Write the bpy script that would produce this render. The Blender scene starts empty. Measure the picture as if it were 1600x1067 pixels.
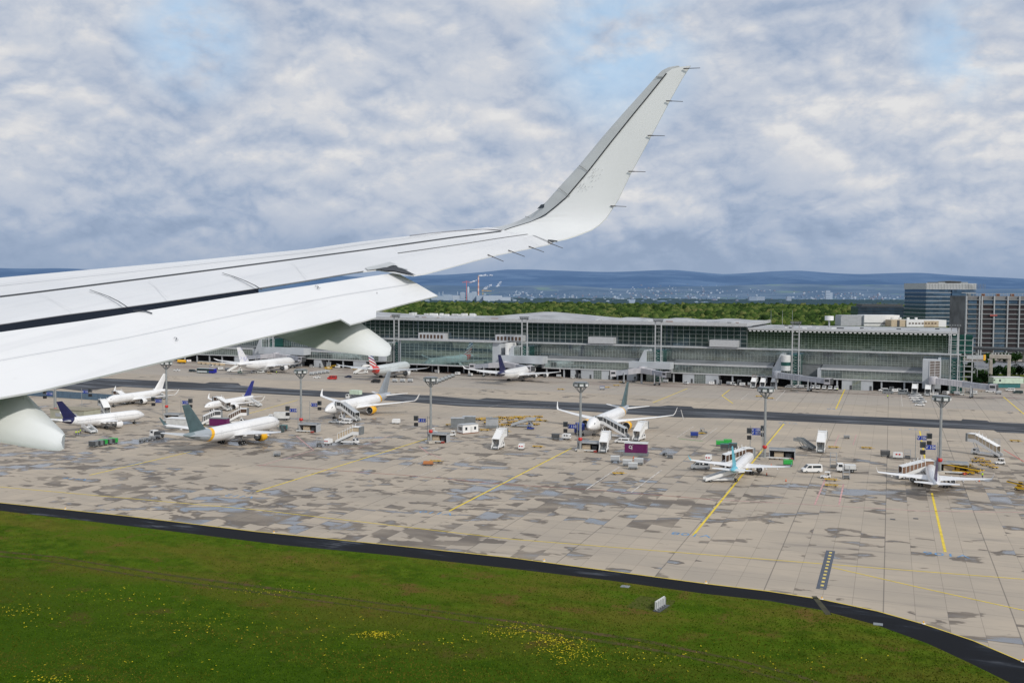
import bpy, math, random
from mathutils import Vector, Matrix
import numpy as np
random.seed(7); RNG = np.random.default_rng(5)
SC = bpy.context.scene
COL = SC.collection
R = math.radians
# ---------------------------------------------------------------- view geometry (camera 53 m above the apron)
F_, H_, AZ = 1556.0, 53.0, R(20.8)
PT = math.atan(78.5/F_)
CA, SA = math.cos(AZ), math.sin(AZ)
ROLL = R(.3)
def ray(px, py):
    x0 = (px-800)/F_; y0 = (533.5-py)/F_
    x = x0*math.cos(ROLL)-y0*math.sin(ROLL); y = x0*math.sin(ROLL)+y0*math.cos(ROLL)
    return x, math.cos(PT)+y*math.sin(PT), -math.sin(PT)+y*math.cos(PT)
def c2w(X, Y, Z): return Vector((X*CA-Y*SA, X*SA+Y*CA, Z+H_))
def at(px, py, z=0.0):            # point of the apron plane (height z)
    x, y, zz = ray(px, py); t = (z-H_)/zz
    return c2w(x*t, y*t, zz*t)
def atd(px, py, D):               # point at horizontal distance D
    x, y, zz = ray(px, py); t = D/y
    return c2w(x*t, D, zz*t)
# ---------------------------------------------------------------- materials
def newmat(name):
    m = bpy.data.materials.new(name); m.use_nodes = True
    nt = m.node_tree; b = nt.nodes['Principled BSDF']
    return m, nt, b
class NB:
    def __init__(s, nt): s.nt = nt
    def n(s, t, **kw):
        o = s.nt.nodes.new(t)
        for k, v in kw.items():
            if k.startswith('i_'):
                o.inputs[k[2:].replace('_', ' ')].default_value = v
            else: setattr(o, k, v)
        return o
    def l(s, a, b): s.nt.links.new(a, b)
    def inp(s, sock, v):
        if hasattr(v, 'is_output') or isinstance(v, bpy.types.NodeSocket): s.l(v, sock)
        else: sock.default_value = v
    def m(s, op, a, b=0.0, c=0.0, clamp=False):
        o = s.nt.nodes.new('ShaderNodeMath'); o.operation = op; o.use_clamp = clamp
        s.inp(o.inputs[0], a); s.inp(o.inputs[1], b)
        if op in ('MULTIPLY_ADD', 'SMOOTH_MIN', 'COMPARE'): s.inp(o.inputs[2], c)
        return o.outputs[0]
    def step(s, v, a, b):
        o = s.nt.nodes.new('ShaderNodeMapRange'); o.interpolation_type = 'SMOOTHSTEP'
        s.inp(o.inputs[0], v); s.inp(o.inputs[1], a); s.inp(o.inputs[2], b); o.inputs[3].default_value = 0; o.inputs[4].default_value = 1
        return o.outputs[0]
    def mix(s, f, a, b, mode='MIX'):
        o = s.nt.nodes.new('ShaderNodeMix'); o.data_type = 'RGBA'; o.blend_type = mode
        s.inp(o.inputs[0], f); s.inp(o.inputs[6], a if not isinstance(a, tuple) else (*a, 1)[:4]); s.inp(o.inputs[7], b if not isinstance(b, tuple) else (*b, 1)[:4])
        return o.outputs[2]
    def noise(s, vec, scale, detail=3, rough=.55, dist=0.0, out=0):
        o = s.nt.nodes.new('ShaderNodeTexNoise'); o.inputs['Scale'].default_value = scale
        o.inputs['Detail'].default_value = detail; o.inputs['Roughness'].default_value = rough; o.inputs['Distortion'].default_value = dist
        if vec is not None: s.l(vec, o.inputs['Vector'])
        return o.outputs[out]
    def vec(s, x, y, z=0.0):
        o = s.nt.nodes.new('ShaderNodeCombineXYZ'); s.inp(o.inputs[0], x); s.inp(o.inputs[1], y); s.inp(o.inputs[2], z); return o.outputs[0]
    def obj(s):
        t = s.nt.nodes.new('ShaderNodeTexCoord').outputs['Object']
        q = s.nt.nodes.new('ShaderNodeSeparateXYZ'); s.l(t, q.inputs[0]); return t, q.outputs[0], q.outputs[1], q.outputs[2]
    def bump(s, h, dist=.05, st=.5):
        o = s.nt.nodes.new('ShaderNodeBump'); o.inputs['Distance'].default_value = dist; o.inputs['Strength'].default_value = st
        s.l(h, o.inputs['Height']); return o.outputs[0]
_M = {}
def mat(name, col, rough=.5, metal=0.0, var=.12, vs=.6, spec=.5, emis=None):
    """paint-like material with faint grime"""
    if name in _M: return _M[name]
    m, nt, b = newmat(name); N = NB(nt)
    t, x, y, z = N.obj()
    n = N.noise(t, vs, 4)
    f = N.step(n, .35, .75)
    dark = tuple(c*(1-var*1.6) for c in col)
    N.l(N.mix(f, col, dark), b.inputs['Base Color'])
    b.inputs['Roughness'].default_value = rough; b.inputs['Metallic'].default_value = metal
    b.inputs['Specular IOR Level'].default_value = spec
    _M[name] = m; return m
WHITE = mat('white_paint', (.8,.8,.79), .32, var=.05)
OFFW = mat('offwhite_paint', (.66,.67,.66), .45, var=.12)
LGREY = mat('light_grey_panel', (.42,.44,.46), .5)
MGREY = mat('mid_grey_metal', (.25,.27,.28), .45, .3)
DGREY = mat('dark_grey_metal', (.07,.075,.08), .5)
BLACK = mat('black_rubber', (.018,.018,.02), .7)
STEEL = mat('galvanised_steel', (.40,.42,.42), .4, .5)
CONCP = mat('cast_concrete', (.5,.46,.4), .8)
GLASSD = mat('dark_window_glass', (.02,.03,.04), .08, spec=.8, var=.3)
BLUE = mat('blue_paint', (.02,.05,.28), .4)
SBLUE = mat('sign_blue', (.01,.04,.3), .5)
RED = mat('red_paint', (.55,.03,.025), .4)
YEL = mat('yellow_paint', (.68,.42,.02), .45)
ORANGE = mat('orange_yellow_paint', (.85,.45,.02), .35)
GREEN = mat('green_paint', (.03,.4,.07), .45)
TEAL = mat('teal_paint', (.03,.16,.17), .45)
HIVIS = mat('hi_vis_yellow', (.65,.85,.04), .7)
PURPLE = mat('magenta_purple_paint', (.14,.012,.1), .45)
RUST = mat('rust_brown_metal', (.22,.09,.05), .8)
WOOD = mat('weathered_timber', (.32,.2,.1), .9)
BEIGE = mat('beige_panel', (.55,.45,.32), .7)
DKBROWN = mat('brown_glazing', (.1,.06,.04), .25)
SKIN = mat('skin', (.5,.3,.2), .6)
NAVY = mat('navy_cloth', (.02,.03,.08), .9)
MINT = mat('mint_panel', (.55,.68,.55), .6)
# ---------------------------------------------------------------- mesh builder
class MB:
    weld = False
    def __init__(s): s.v = []; s.f = []; s.mi = []; s.mats = []; s.sm = []
    def slot(s, m):
        if m not in s.mats: s.mats.append(m)
        return s.mats.index(m)
    def add(s, vs, fs, m, smooth=False):
        o = len(s.v); s.v += [tuple(p) for p in vs]; k = s.slot(m)
        for f in fs: s.f.append(tuple(i+o for i in f)); s.mi.append(k); s.sm.append(smooth)
        return s
    def box(s, c, d, m, rz=0.0, ry=0.0, taper=1.0):
        x, y, z = d[0]/2, d[1]/2, d[2]/2; vs = []
        for sz in (-1, 1):
            k = taper if sz > 0 else 1.0
            for sx, sy in ((-1,-1),(1,-1),(1,1),(-1,1)): vs.append(Vector((sx*x*k, sy*y*k, sz*z)))
        M = Matrix.Rotation(rz, 3, 'Z') @ Matrix.Rotation(ry, 3, 'Y')
        vs = [M @ p + Vector(c) for p in vs]
        return s.add(vs, [(3,2,1,0),(4,5,6,7),(0,1,5,4),(1,2,6,5),(2,3,7,6),(3,0,4,7)], m)
    def box2(s, a, b, m):
        a, b = Vector(a), Vector(b)
        return s.box((a+b)/2, (abs(b.x-a.x), abs(b.y-a.y), abs(b.z-a.z)), m)
    def prism(s, prof, y0, y1, m, axis='y'):
        """profile [(x,z)] extruded along y"""
        n = len(prof)
        if axis == 'y': vs = [(x, y0, z) for x, z in prof] + [(x, y1, z) for x, z in prof]
        elif axis == 'x': vs = [(y0, x, z) for x, z in prof] + [(y1, x, z) for x, z in prof]
        else: vs = [(x, z, y0) for x, z in prof] + [(x, z, y1) for x, z in prof]
        fs = [tuple(range(n)), tuple(range(2*n-1, n-1, -1))] + [(i, i+n, (i+1) % n+n, (i+1) % n) for i in range(n)]
        return s.add(vs, fs, m)
    def tube(s, a, b, r0, r1, m, n=8, smooth=True):
        a, b = Vector(a), Vector(b); d = (b-a).normalized()
        u = d.orthogonal().normalized(); w = d.cross(u)
        vs = [a+(u*math.cos(2*math.pi*i/n)+w*math.sin(2*math.pi*i/n))*r0 for i in range(n)]
        vs += [b+(u*math.cos(2*math.pi*i/n)+w*math.sin(2*math.pi*i/n))*r1 for i in range(n)]
        s.add(vs, [(i, (i+1) % n, (i+1) % n+n, i+n) for i in range(n)], m, smooth)
        return s.add(vs, [tuple(range(n-1, -1, -1)), tuple(range(n, 2*n))], m)
    def loft(s, rings, m, cap=True, smooth=True, closed=True):
        n = len(rings[0]); vs = [p for r in rings for p in r]; fs = []
        for k in range(len(rings)-1):
            for i in range(n if closed else n-1):
                j = (i+1) % n; fs.append((k*n+i, k*n+j, (k+1)*n+j, (k+1)*n+i))
        s.add(vs, fs, m, smooth)
        if cap and closed:
            s.add(rings[0], [tuple(range(n-1, -1, -1))], m); s.add(rings[-1], [tuple(range(n))], m)
        return s
    def quad(s, a, b, c, d, m): return s.add([a, b, c, d], [(0,1,2,3)], m)
    def lathe(s, prof, m, n=12, c=(0,0,0), smooth=True):
        rings = [[(c[0]+r*math.cos(2*math.pi*i/n), c[1]+r*math.sin(2*math.pi*i/n), c[2]+z) for i in range(n)] for r, z in prof]
        return s.loft(rings, m, smooth=smooth)
    def ball(s, c, r, m, sc=(1,1,1)):
        p = [(r*math.sin(math.pi*k/6)+.0001, -r*math.cos(math.pi*k/6)) for k in range(7)]
        rings = [[(c[0]+q*sc[0]*math.cos(2*math.pi*i/10), c[1]+q*sc[1]*math.sin(2*math.pi*i/10), c[2]+z*sc[2]) for i in range(10)] for q, z in p]
        return s.loft(rings, m)
    def build(s, name, parent=None, label=None, loc=None, rz=0.0, mats=None, **kw):
        me = bpy.data.meshes.new(name); me.from_pydata(s.v, [], s.f)
        for m in (mats or s.mats): me.materials.append(m)
        me.polygons.foreach_set('material_index', s.mi); me.polygons.foreach_set('use_smooth', s.sm)
        me.update()
        import bmesh
        bm = bmesh.new(); bm.from_mesh(me); bmesh.ops.remove_doubles(bm, verts=bm.verts, dist=.0004) if s.weld else None; bmesh.ops.recalc_face_normals(bm, faces=bm.faces); bm.to_mesh(me); bm.free()
        me.set_sharp_from_angle(angle=R(38))
        o = bpy.data.objects.new(name, me); COL.objects.link(o)
        if parent: o.parent = parent
        if loc is not None: o.location = loc
        o.rotation_euler.z = rz
        if label: o['label'] = label
        for k, v in kw.items(): o[k] = v
        return o
def thing(name, label, cat, loc=(0,0,0), rz=0.0, group=None):
    o = bpy.data.objects.new(name, None); COL.objects.link(o); o.empty_display_size = .5
    o.location = loc; o.rotation_euler = (0, 0, rz); o['label'] = label; o['category'] = cat
    if group: o['group'] = group
    return o
def tag(o, label, cat, group=None):
    o['label'] = label; o['category'] = cat
    if group: o['group'] = group
    return o
def struct(o): o['kind'] = 'structure'; return o
def kids(o): return [c for c in ALLOBJ() if c.parent == o]
def ALLOBJ(): return list(COL.objects)
_CH = {}
def dup(root, loc, rz, label=None, group=None, scale=None):
    if root.name not in _CH:
        ch = [(c, [g for g in COL.objects if g.parent == c]) for c in COL.objects if c.parent == root]
        _CH[root.name] = ch
    r = root.copy(); COL.objects.link(r); r.location = loc; r.rotation_euler = (0, 0, rz)
    if label: r['label'] = label
    if group: r['group'] = group
    if scale: r.scale = scale
    for c, gs in _CH[root.name]:
        k = c.copy(); COL.objects.link(k); k.parent = r
        for g in gs:
            q = g.copy(); COL.objects.link(q); q.parent = k
    return r
def textmesh(txt, size, m, thick=0.0):
    cu = bpy.data.curves.new('t', 'FONT'); cu.body = txt; cu.size = size; cu.align_x = 'CENTER'; cu.align_y = 'CENTER'; cu.extrude = thick
    cu.resolution_u = 2
    o = bpy.data.objects.new('t', cu); COL.objects.link(o)
    dg = bpy.context.evaluated_depsgraph_get()
    me = bpy.data.meshes.new_from_object(o.evaluated_get(dg)); me.materials.clear(); me.materials.append(m)
    bpy.data.objects.remove(o); return me
def textobj(name, txt, size, m, parent=None, mtx=None):
    o = bpy.data.objects.new(name, textmesh(txt, size, m)); COL.objects.link(o)
    if parent: o.parent = parent
    if mtx is not None: o.matrix_local = mtx
    return o
# ---------------------------------------------------------------- camera, sun, sky
cam = bpy.data.cameras.new('camera'); co = bpy.data.objects.new('camera', cam); COL.objects.link(co)
cam.sensor_width = 36; cam.lens = 36*F_/1600; cam.clip_start = .2; cam.clip_end = 60000
co.location = (0, 0, H_); co.rotation_euler = (Matrix.Rotation(AZ, 3, 'Z') @ Matrix.Rotation(math.pi/2-PT, 3, 'X') @ Matrix.Rotation(ROLL, 3, 'Z')).to_euler(); SC.camera = co
SC.render.resolution_x = 1024; SC.render.resolution_y = 682
SUN_EL = R(36); sd = Vector((.80, -.52, 0)).normalized()       # towards the sun, in the ground plane
sv = Vector((sd.x*math.cos(SUN_EL), sd.y*math.cos(SUN_EL), math.sin(SUN_EL)))
sl = bpy.data.lights.new('sun', 'SUN'); sl.energy = 2.5; sl.angle = R(4); sl.color = (1, .95, .87)
so = bpy.data.objects.new('sun', sl); COL.objects.link(so); so.rotation_euler = sv.to_track_quat('Z', 'Y').to_euler()
W = bpy.data.worlds.new('World'); SC.world = W; W.use_nodes = True; W.cycles.sampling_method = 'MANUAL'; W.cycles.sample_map_resolution = 512
nt = W.node_tree; N = NB(nt); bg = nt.nodes['Background']
sky = N.n('ShaderNodeTexSky', sky_type='NISHITA', sun_disc=False, sun_elevation=SUN_EL, sun_rotation=math.atan2(sd.x, sd.y), altitude=200)
tc = nt.nodes.new('ShaderNodeTexCoord').outputs['Generated']
nrm = N.n('ShaderNodeVectorMath', operation='NORMALIZE'); N.l(tc, nrm.inputs[0])
sp = N.n('ShaderNodeSeparateXYZ'); N.l(nrm.outputs[0], sp.inputs[0])
X, Y, Z = sp.outputs
Zc = N.m('MAXIMUM', Z, 0.0)
den = N.m('MULTIPLY_ADD', Zc, .25, .72)      # features shrink gently toward the horizon
def cv(ox, oy, sh, zs):
    dx = N.m('DIVIDE', N.m('ADD', X, sd.x*sh), den); dy = N.m('DIVIDE', N.m('ADD', Y, sd.y*sh), den)
    return N.vec(N.m('ADD', dx, ox), N.m('ADD', dy, oy), N.m('DIVIDE', N.m('MULTIPLY', N.m('ADD', Z, sh*1.2), zs), den))
def cl(ox, oy, sc, det, rough, dist=0.0, sh=0.0, zs=1.9): return N.noise(cv(ox, oy, sh, zs), sc, det, rough, dist)
def billow(ox, oy, sc, sh, zs=1.75, det=8):
    v = nt.nodes.new('ShaderNodeTexNoise'); v.noise_type = 'RIDGED_MULTIFRACTAL'; v.normalize = False
    v.inputs['Scale'].default_value = sc; v.inputs['Detail'].default_value = det; v.inputs['Roughness'].default_value = .60; v.inputs['Offset'].default_value = 1.0; v.inputs['Gain'].default_value = 1.6; v.inputs['Distortion'].default_value = .12
    N.l(cv(ox, oy, sh, zs), v.inputs['Vector']); return N.m('MULTIPLY', v.outputs[0], -.38)
big = cl(3.1, 1.7, 2.2, 3, .5, .3, zs=2.4)
mid = cl(8.4, 4.3, 8., 10, .62, .15, zs=1.6)
b1 = billow(.4, .3, 4.6, 0); b2 = billow(.4, .3, 4.6, .008)
lit = N.m('SUBTRACT', b1, b2)
br = N.m('ADD', N.m('MULTIPLY', N.m('ADD', b1, .50), .34), N.m('MULTIPLY', lit, .8))
br = N.m('ADD', br, N.m('MULTIPLY', N.m('SUBTRACT', big, .5), .85))
br = N.m('ADD', br, N.m('MULTIPLY', N.m('SUBTRACT', mid, .5), .75))
elev = N.step(Z, -.01, .17)
br = N.m('ADD', br, N.m('MULTIPLY_ADD', elev, .46, .20))
ramp = nt.nodes.new('ShaderNodeValToRGB'); N.l(br, ramp.inputs[0])
cr = ramp.color_ramp; cr.elements[0].position = .05; cr.elements[0].color = (.29,.37,.51,1); cr.elements[1].position = 1.0; cr.elements[1].color = (.76,.76,.765,1)
for p_, c_ in ((.28,(.36,.44,.58,1)), (.5,(.465,.525,.635,1)), (.72,(.57,.61,.685,1)), (.88,(.68,.69,.72,1))):
    e = cr.elements.new(p_); e.color = c_
hz = N.step(Z, .075, .0)
cloud = N.mix(N.m('MULTIPLY', hz, .8), ramp.outputs[0], (.30,.385,.53))
gap = None; gn = cl(7.3, 2.2, 6.0, 6, .6)
for gx_, gy_, gw in ((965, 72, .085), (300, 55, .06), (1505, 72, .05)):
    d_ = c2w(*ray(gx_, gy_))-Vector((0, 0, H_)); d_.normalize(); dt = N.n('ShaderNodeVectorMath', operation='DISTANCE'); N.l(nrm.outputs[0], dt.inputs[0]); dt.inputs[1].default_value = d_
    g_ = N.m('MULTIPLY', N.step(dt.outputs['Value'], gw*1.25, gw*.2), N.step(gn, .36, .56)); gap = g_ if gap is None else N.m('MAXIMUM', gap, g_)
skyb = N.n('ShaderNodeVectorMath', operation='SCALE'); N.l(sky.outputs[0], skyb.inputs[0]); skyb.inputs[3].default_value = 1.1
cloud10 = N.n('ShaderNodeVectorMath', operation='SCALE'); N.l(cloud, cloud10.inputs[0]); cloud10.inputs[3].default_value = 10.
blue = N.mix(.75, skyb.outputs[0], (4.6,6.9,9.4))
N.l(N.mix(N.m('MULTIPLY', gap, .75), cloud10.outputs[0], blue), bg.inputs[0]); bg.inputs[1].default_value = .1
SC.view_settings.view_transform = 'Standard'; SC.view_settings.look = 'None'; SC.view_settings.exposure = 0
# ---------------------------------------------------------------- ground
def sheet(name, poly, z, m, sub=0):
    o = MB().add([(p[0], p[1], z) for p in poly], [tuple(range(len(poly)))], m).build(name); struct(o); return o
# far plain: distance haze is mixed into its colour as blue
m, nt, b = newmat('far_plain'); N = NB(nt); t, x, y, z = N.obj()
n1 = N.noise(N.vec(N.m('MULTIPLY', x, .0006), N.m('MULTIPLY', y, .0006)), 1., 6, .6); n2 = N.noise(N.vec(N.m('MULTIPLY', x, .003), N.m('MULTIPLY', y, .0009)), 1., 3)
near = N.mix(N.step(n1, .42, .6), (.03,.06,.02), (.06,.09,.035))
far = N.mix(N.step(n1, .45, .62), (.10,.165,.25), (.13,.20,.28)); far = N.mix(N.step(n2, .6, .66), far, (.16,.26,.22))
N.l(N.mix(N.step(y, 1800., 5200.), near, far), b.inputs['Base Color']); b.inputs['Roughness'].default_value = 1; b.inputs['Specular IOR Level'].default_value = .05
sheet('ground', [(-30000,-3000),(30000,-3000),(30000,32000),(-30000,32000)], -.35, m)
# concrete apron
m, nt, b = newmat('apron_concrete'); N = NB(nt); t, x, y, z = N.obj()
cx = N.m('FLOOR', N.m('DIVIDE', x, 5.)); cy = N.m('FLOOR', N.m('DIVIDE', y, 7.5))
wn = N.n('ShaderNodeTexWhiteNoise', noise_dimensions='1D'); N.l(cx, wn.inputs['W']); rc = wn.outputs['Value']
wn2 = N.n('ShaderNodeTexWhiteNoise', noise_dimensions='2D'); N.l(N.vec(cx, cy), wn2.inputs['Vector']); rs = wn2.outputs['Value']
p1 = N.vec(N.m('MULTIPLY_ADD', x, .075, N.m('MULTIPLY', rc, .9)), N.m('MULTIPLY_ADD', y, .15, N.m('MULTIPLY', rc, 1.6)), N.m('MULTIPLY', rs, .12))
w1 = N.noise(p1, 1.0, 5, .5, .5)
wb = N.noise(N.vec(N.m('MULTIPLY', x, .008), N.m('MULTIPLY', y, .028)), 1., 3, .5)
zone = N.m('SUBTRACT', N.step(y, 395., 300.), N.m('MULTIPLY', N.m('MULTIPLY', N.step(x, -90., 10.), N.step(y, 290., 240.)), .55))           # the near stands are wetter than the gates
drybelt = N.m('MULTIPLY', N.step(y, 300., 320.), N.step(y, 380., 345.))
thr = N.m('SUBTRACT', N.m('MULTIPLY_ADD', zone, -.165, .69), N.m('MULTIPLY', N.m('SUBTRACT', wb, .5), .62))
thr = N.m('ADD', thr, N.m('MULTIPLY', N.m('SUBTRACT', rs, .5), .05))
wet = N.m('MULTIPLY', N.step(N.m('SUBTRACT', w1, thr), -.006, .018), N.m('MULTIPLY_ADD', N.step(N.noise(N.vec(N.m('MULTIPLY', x, .06), N.m('MULTIPLY', y, .12), 9.), 1., 4), .35, .6), .45, .55))
pud = N.m('MULTIPLY', N.step(N.m('SUBTRACT', w1, thr), .045, .10), N.step(N.noise(N.vec(N.m('MULTIPLY', x, .035), N.m('MULTIPLY', y, .05), 3.), 1., 4), .42, .54))
fx = N.m('ABSOLUTE', N.m('SUBTRACT', N.m('FRACT', N.m('DIVIDE', x, 5.)), .5)); fy = N.m('ABSOLUTE', N.m('SUBTRACT', N.m('FRACT', N.m('DIVIDE', y, 7.5)), .5))
jt = N.m('MAXIMUM', N.step(fx, .484, .496), N.m('MULTIPLY', N.step(fy, .485, .495), .8))
f15 = N.m('ABSOLUTE', N.m('SUBTRACT', N.m('FRACT', N.m('DIVIDE', x, 20.)), .5)); jb = N.step(f15, .4925, .4965)
g1 = N.noise(N.vec(N.m('MULTIPLY', x, .02), N.m('MULTIPLY', y, .05)), 1., 6, .65); g2 = N.noise(N.vec(N.m('MULTIPLY', x, .25), N.m('MULTIPLY', y, .9)), 1., 5, .6)
dry = N.mix(N.step(g1, .35, .68), (.46,.39,.305), (.37,.32,.26)); dry = N.mix(N.m('MULTIPLY', rs, .34), dry, (.33,.29,.24)); dry = N.mix(N.m('MULTIPLY', N.step(g2, .5, .75), .3), dry, (.3,.26,.22))
# oil, tyre scuffs across the stands, reddish stains by the gates
sc_ = N.noise(N.vec(N.m('MULTIPLY', x, .03), N.m('MULTIPLY', y, .35)), 1., 6, .6, .4)
dry = N.mix(N.m('MULTIPLY', N.step(sc_, .56, .70), .5), dry, (.2,.18,.16))
gate = N.m('MULTIPLY', N.step(y, 535., 560.), N.step(N.noise(N.vec(N.m('MULTIPLY', x, .03), N.m('MULTIPLY', y, .09)), 1., 5, .6), .46, .6))
dry = N.mix(N.m('MULTIPLY', gate, .75), dry, (.17,.085,.06))
greyz = N.m('MULTIPLY', N.step(y, 498., 501.), .45); dry = N.mix(greyz, dry, (.33,.31,.29))
c = N.mix(wet, dry, N.mix(g1, (.16,.125,.09), (.11,.09,.07))); c = N.mix(pud, c, (.19,.198,.215))  # puddles get a blue-grey base colour standing for reflected sky
c = N.mix(N.m('MULTIPLY', jt, .42), c, (.1,.085,.075)); c = N.mix(N.m('MULTIPLY', jb, .45), c, (.07,.065,.06))
N.l(c, b.inputs['Base Color'])
rg = N.m('MULTIPLY_ADD', wet, -.30, .85); rg = N.m('SUBTRACT', rg, N.m('MULTIPLY', pud, .44)); N.l(rg, b.inputs['Roughness'])
b.inputs['Specular IOR Level'].default_value = .45
APRON = m
yrd = [(-700,196),(-208,186),(-130,184),(-70,183),(-31,179),(-10,177),(6,170),(19,157),(33,132),(45,95),(52,40)]
YU = [at(*p) for p in [(-500,740),(0,785),(200,806),(400,830),(600,850),(800,871),(950,891),(1100,911),(1200,923),(1285,936),(1370,954),(1442,974),(1520,1000),(1600,1034),(1700,1090),(1800,1165),(1900,1270)]]
YL = [at(*p) for p in [(-500,749),(0,797.5),(240,826),(440,851),(620,868),(800,888),(950,906),(1100,927),(1200,938),(1280,952),(1370,976),(1450,1005),(1515,1035),(1580,1067),(1650,1110),(1730,1190),(1800,1300)]]
ap = [(p.x, p.y) for p in YU]
sheet('apron', [(-900, 900)] + [(-900, ap[0][1]-6)] + [(q[0], q[1]-.4) for q in ap] + [(600, ap[-1][1]), (600, 900)], -.02, APRON)
# asphalt
m, nt, b = newmat('asphalt'); N = NB(nt); t, x, y, z = N.obj()
n1 = N.noise(N.vec(N.m('MULTIPLY', x, .02), N.m('MULTIPLY', y, .12)), 1., 5, .6); n2 = N.noise(t, 1.2, 4)
c = N.mix(N.step(n1, .42, .6), (.022,.025,.032), (.048,.053,.064)); c = N.mix(N.m('MULTIPLY', n2, .3), c, (.035,.036,.04)); N.l(c, b.inputs['Base Color'])
N.l(N.m('MULTIPLY_ADD', N.step(n1, .48, .62), -.42, .75), b.inputs['Roughness']); b.inputs['Specular IOR Level'].default_value = .4
ASPH = m
m, nt, b = newmat('fresh_asphalt'); N = NB(nt); t, x, y, z = N.obj()
n1 = N.noise(N.vec(N.m('MULTIPLY', x, .05), N.m('MULTIPLY', y, .2)), 1., 5, .6); n2 = N.noise(t, 2., 4)
c = N.mix(N.step(n1, .5, .68), (.005,.006,.009), (.014,.018,.026)); c = N.mix(N.m('MULTIPLY', n2, .3), c, (.010,.010,.011)); N.l(c, b.inputs['Base Color'])
N.l(N.m('MULTIPLY_ADD', N.step(n1, .58, .68), -.45, .8), b.inputs['Roughness']); b.inputs['Specular IOR Level'].default_value = .16
ASPH2 = m
def ribbon(name, A, B, z, m):
    mb = MB(); n = len(A); mb.add([(p[0], p[1], z) for p in A]+[(p[0], p[1], z) for p in B], [(i, i+1, n+i+1, n+i) for i in range(n-1)], m)
    return struct(mb.build(name))
ribbon('perimeter_road', YU, YL, .012, ASPH2)
# taxiway, with jagged patch edges as on the photo
TU = [at(*p) for p in [(-300,585),(45,590),(137,590),(212,593),(300,598)]]; 
TW = [at(*p)[:2] for p in [(-500,575),(45,589),(137,590),(212,593),(300,597.5),(320,599),(328,597),(372,598.5),(377,602.5),(440,607),(494,610),(560,613),(672,617.8),(747,624),(760,621.5),(813,625),(924,630),(994,634),(1029,634.7),(1044,633.2),(1080,635),(1084,637.5),(1140,640),(1300,648.4),(1502,657),(1504,654.6),(1542,657),(1546,659),(1600,661.5),(2100,687)]]
TL = [at(*p)[:2] for p in [(-500,655),(-100,632),(40,614),(95,607),(130,611),(190,604),(225,606),(300,609),(467,618),(548,622),(640,628),(721,634.7),(860,639),(1054,651.6),(1140,653.4),(1300,660.8),(1553,672),(1558,675),(1600,677),(2100,702)]]
sheet('taxiway', TW + TL[::-1], .006, ASPH)
# grass
m, nt, b = newmat('grass'); N = NB(nt); t, x, y, z = N.obj()
n1 = N.noise(t, .035, 6, .6); n2 = N.noise(t, .3, 6, .68); n3 = N.noise(N.vec(N.m('MULTIPLY', x, .9), N.m('MULTIPLY', y, .9)), 2.2, 4, .7); n4 = N.noise(N.vec(N.m('MULTIPLY', x, .022), N.m('MULTIPLY', y, .06), 4.), 1., 7, .66)
c = N.mix(N.step(n2, .38, .66), (.042,.088,.003), (.10,.16,.010)); c = N.mix(N.step(n1, .42, .62), c, (.07,.13,.006))
c = N.mix(N.m('MULTIPLY', N.m('MULTIPLY', N.step(n4, .42, .60), N.step(y, 110., 150.)), .60), c, (.155,.125,.022))
c = N.mix(N.m('MULTIPLY', N.step(N.noise(t, .11, 5, .65), .54, .68), .6), c, (.17,.085,.035))
c = N.mix(N.m('MULTIPLY', N.step(n3, .45, .8), .45), c, (.022,.045,.002)); dk = N.step(y, 165., 115.)
c = N.mix(N.m('MULTIPLY', dk, .55), c, (.025,.065,.003))
N.l(c, b.inputs['Base Color']); b.inputs['Roughness'].default_value = 1; b.inputs['Specular IOR Level'].default_value = .04
N.l(N.bump(N.noise(t, 2.5, 5, .75), .35, .9), b.inputs['Normal'])
GRASS = m
lo = [(p.x, p.y) for p in YL]
sheet('grass_field', [(-900,-80),(60,-80)] + [(q[0], q[1]+.25) for q in lo[::-1]] + [(-900, lo[0][1]+6)], 0.0, GRASS)
# tufts standing out of the field, dandelions
def instpts(n, pts):
    pass
def inside_field(px, py): 
    xs = [q[0] for q in lo]; ys = [q[1] for q in lo]; return py < np.interp(px, xs, ys)-.5
n = 150000
pxs = RNG.uniform(-60, 1640, n); pys = 800+(RNG.random(n)**.8)*330
gx = []; 
P = np.array([at(a_, b_)[:2] for a_, b_ in zip(pxs, pys)]); ok = inside_field(P[:,0], P[:,1]); P = P[ok]
def tufts(P, wdt, hgt, name, mt, tilt=.3, jit=.35):
    k = len(P); a = RNG.uniform(0, math.tau, k); w = wdt*RNG.uniform(.6, 1.4, k); h = hgt*RNG.uniform(.5, 1.5, k)
    v = np.zeros((k, 3, 3)); v[:,0,0] = P[:,0]-np.cos(a)*w; v[:,0,1] = P[:,1]-np.sin(a)*w; v[:,1,0] = P[:,0]+np.cos(a)*w; v[:,1,1] = P[:,1]+np.sin(a)*w
    v[:,2,0] = P[:,0]+RNG.normal(0, tilt, k)*h; v[:,2,1] = P[:,1]+RNG.normal(0, tilt, k)*h; v[:,2,2] = h
    me = bpy.data.meshes.new(name); me.vertices.add(3*k); me.vertices.foreach_set('co', v.ravel()); me.loops.add(3*k); me.loops.foreach_set('vertex_index', np.arange(3*k, dtype=np.int32))
    me.polygons.add(k); me.polygons.foreach_set('loop_start', np.arange(0, 3*k, 3, dtype=np.int32)); me.polygons.foreach_set('loop_total', np.full(k, 3, dtype=np.int32)); me.update(); me.materials.append(mt)
    o = bpy.data.objects.new(name, me); COL.objects.link(o); o['kind'] = 'stuff'; return o
m, nt, b = newmat('grass_blades'); N = NB(nt); t, x, y, z = N.obj(); geo = nt.nodes.new('ShaderNodeNewGeometry')
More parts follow.
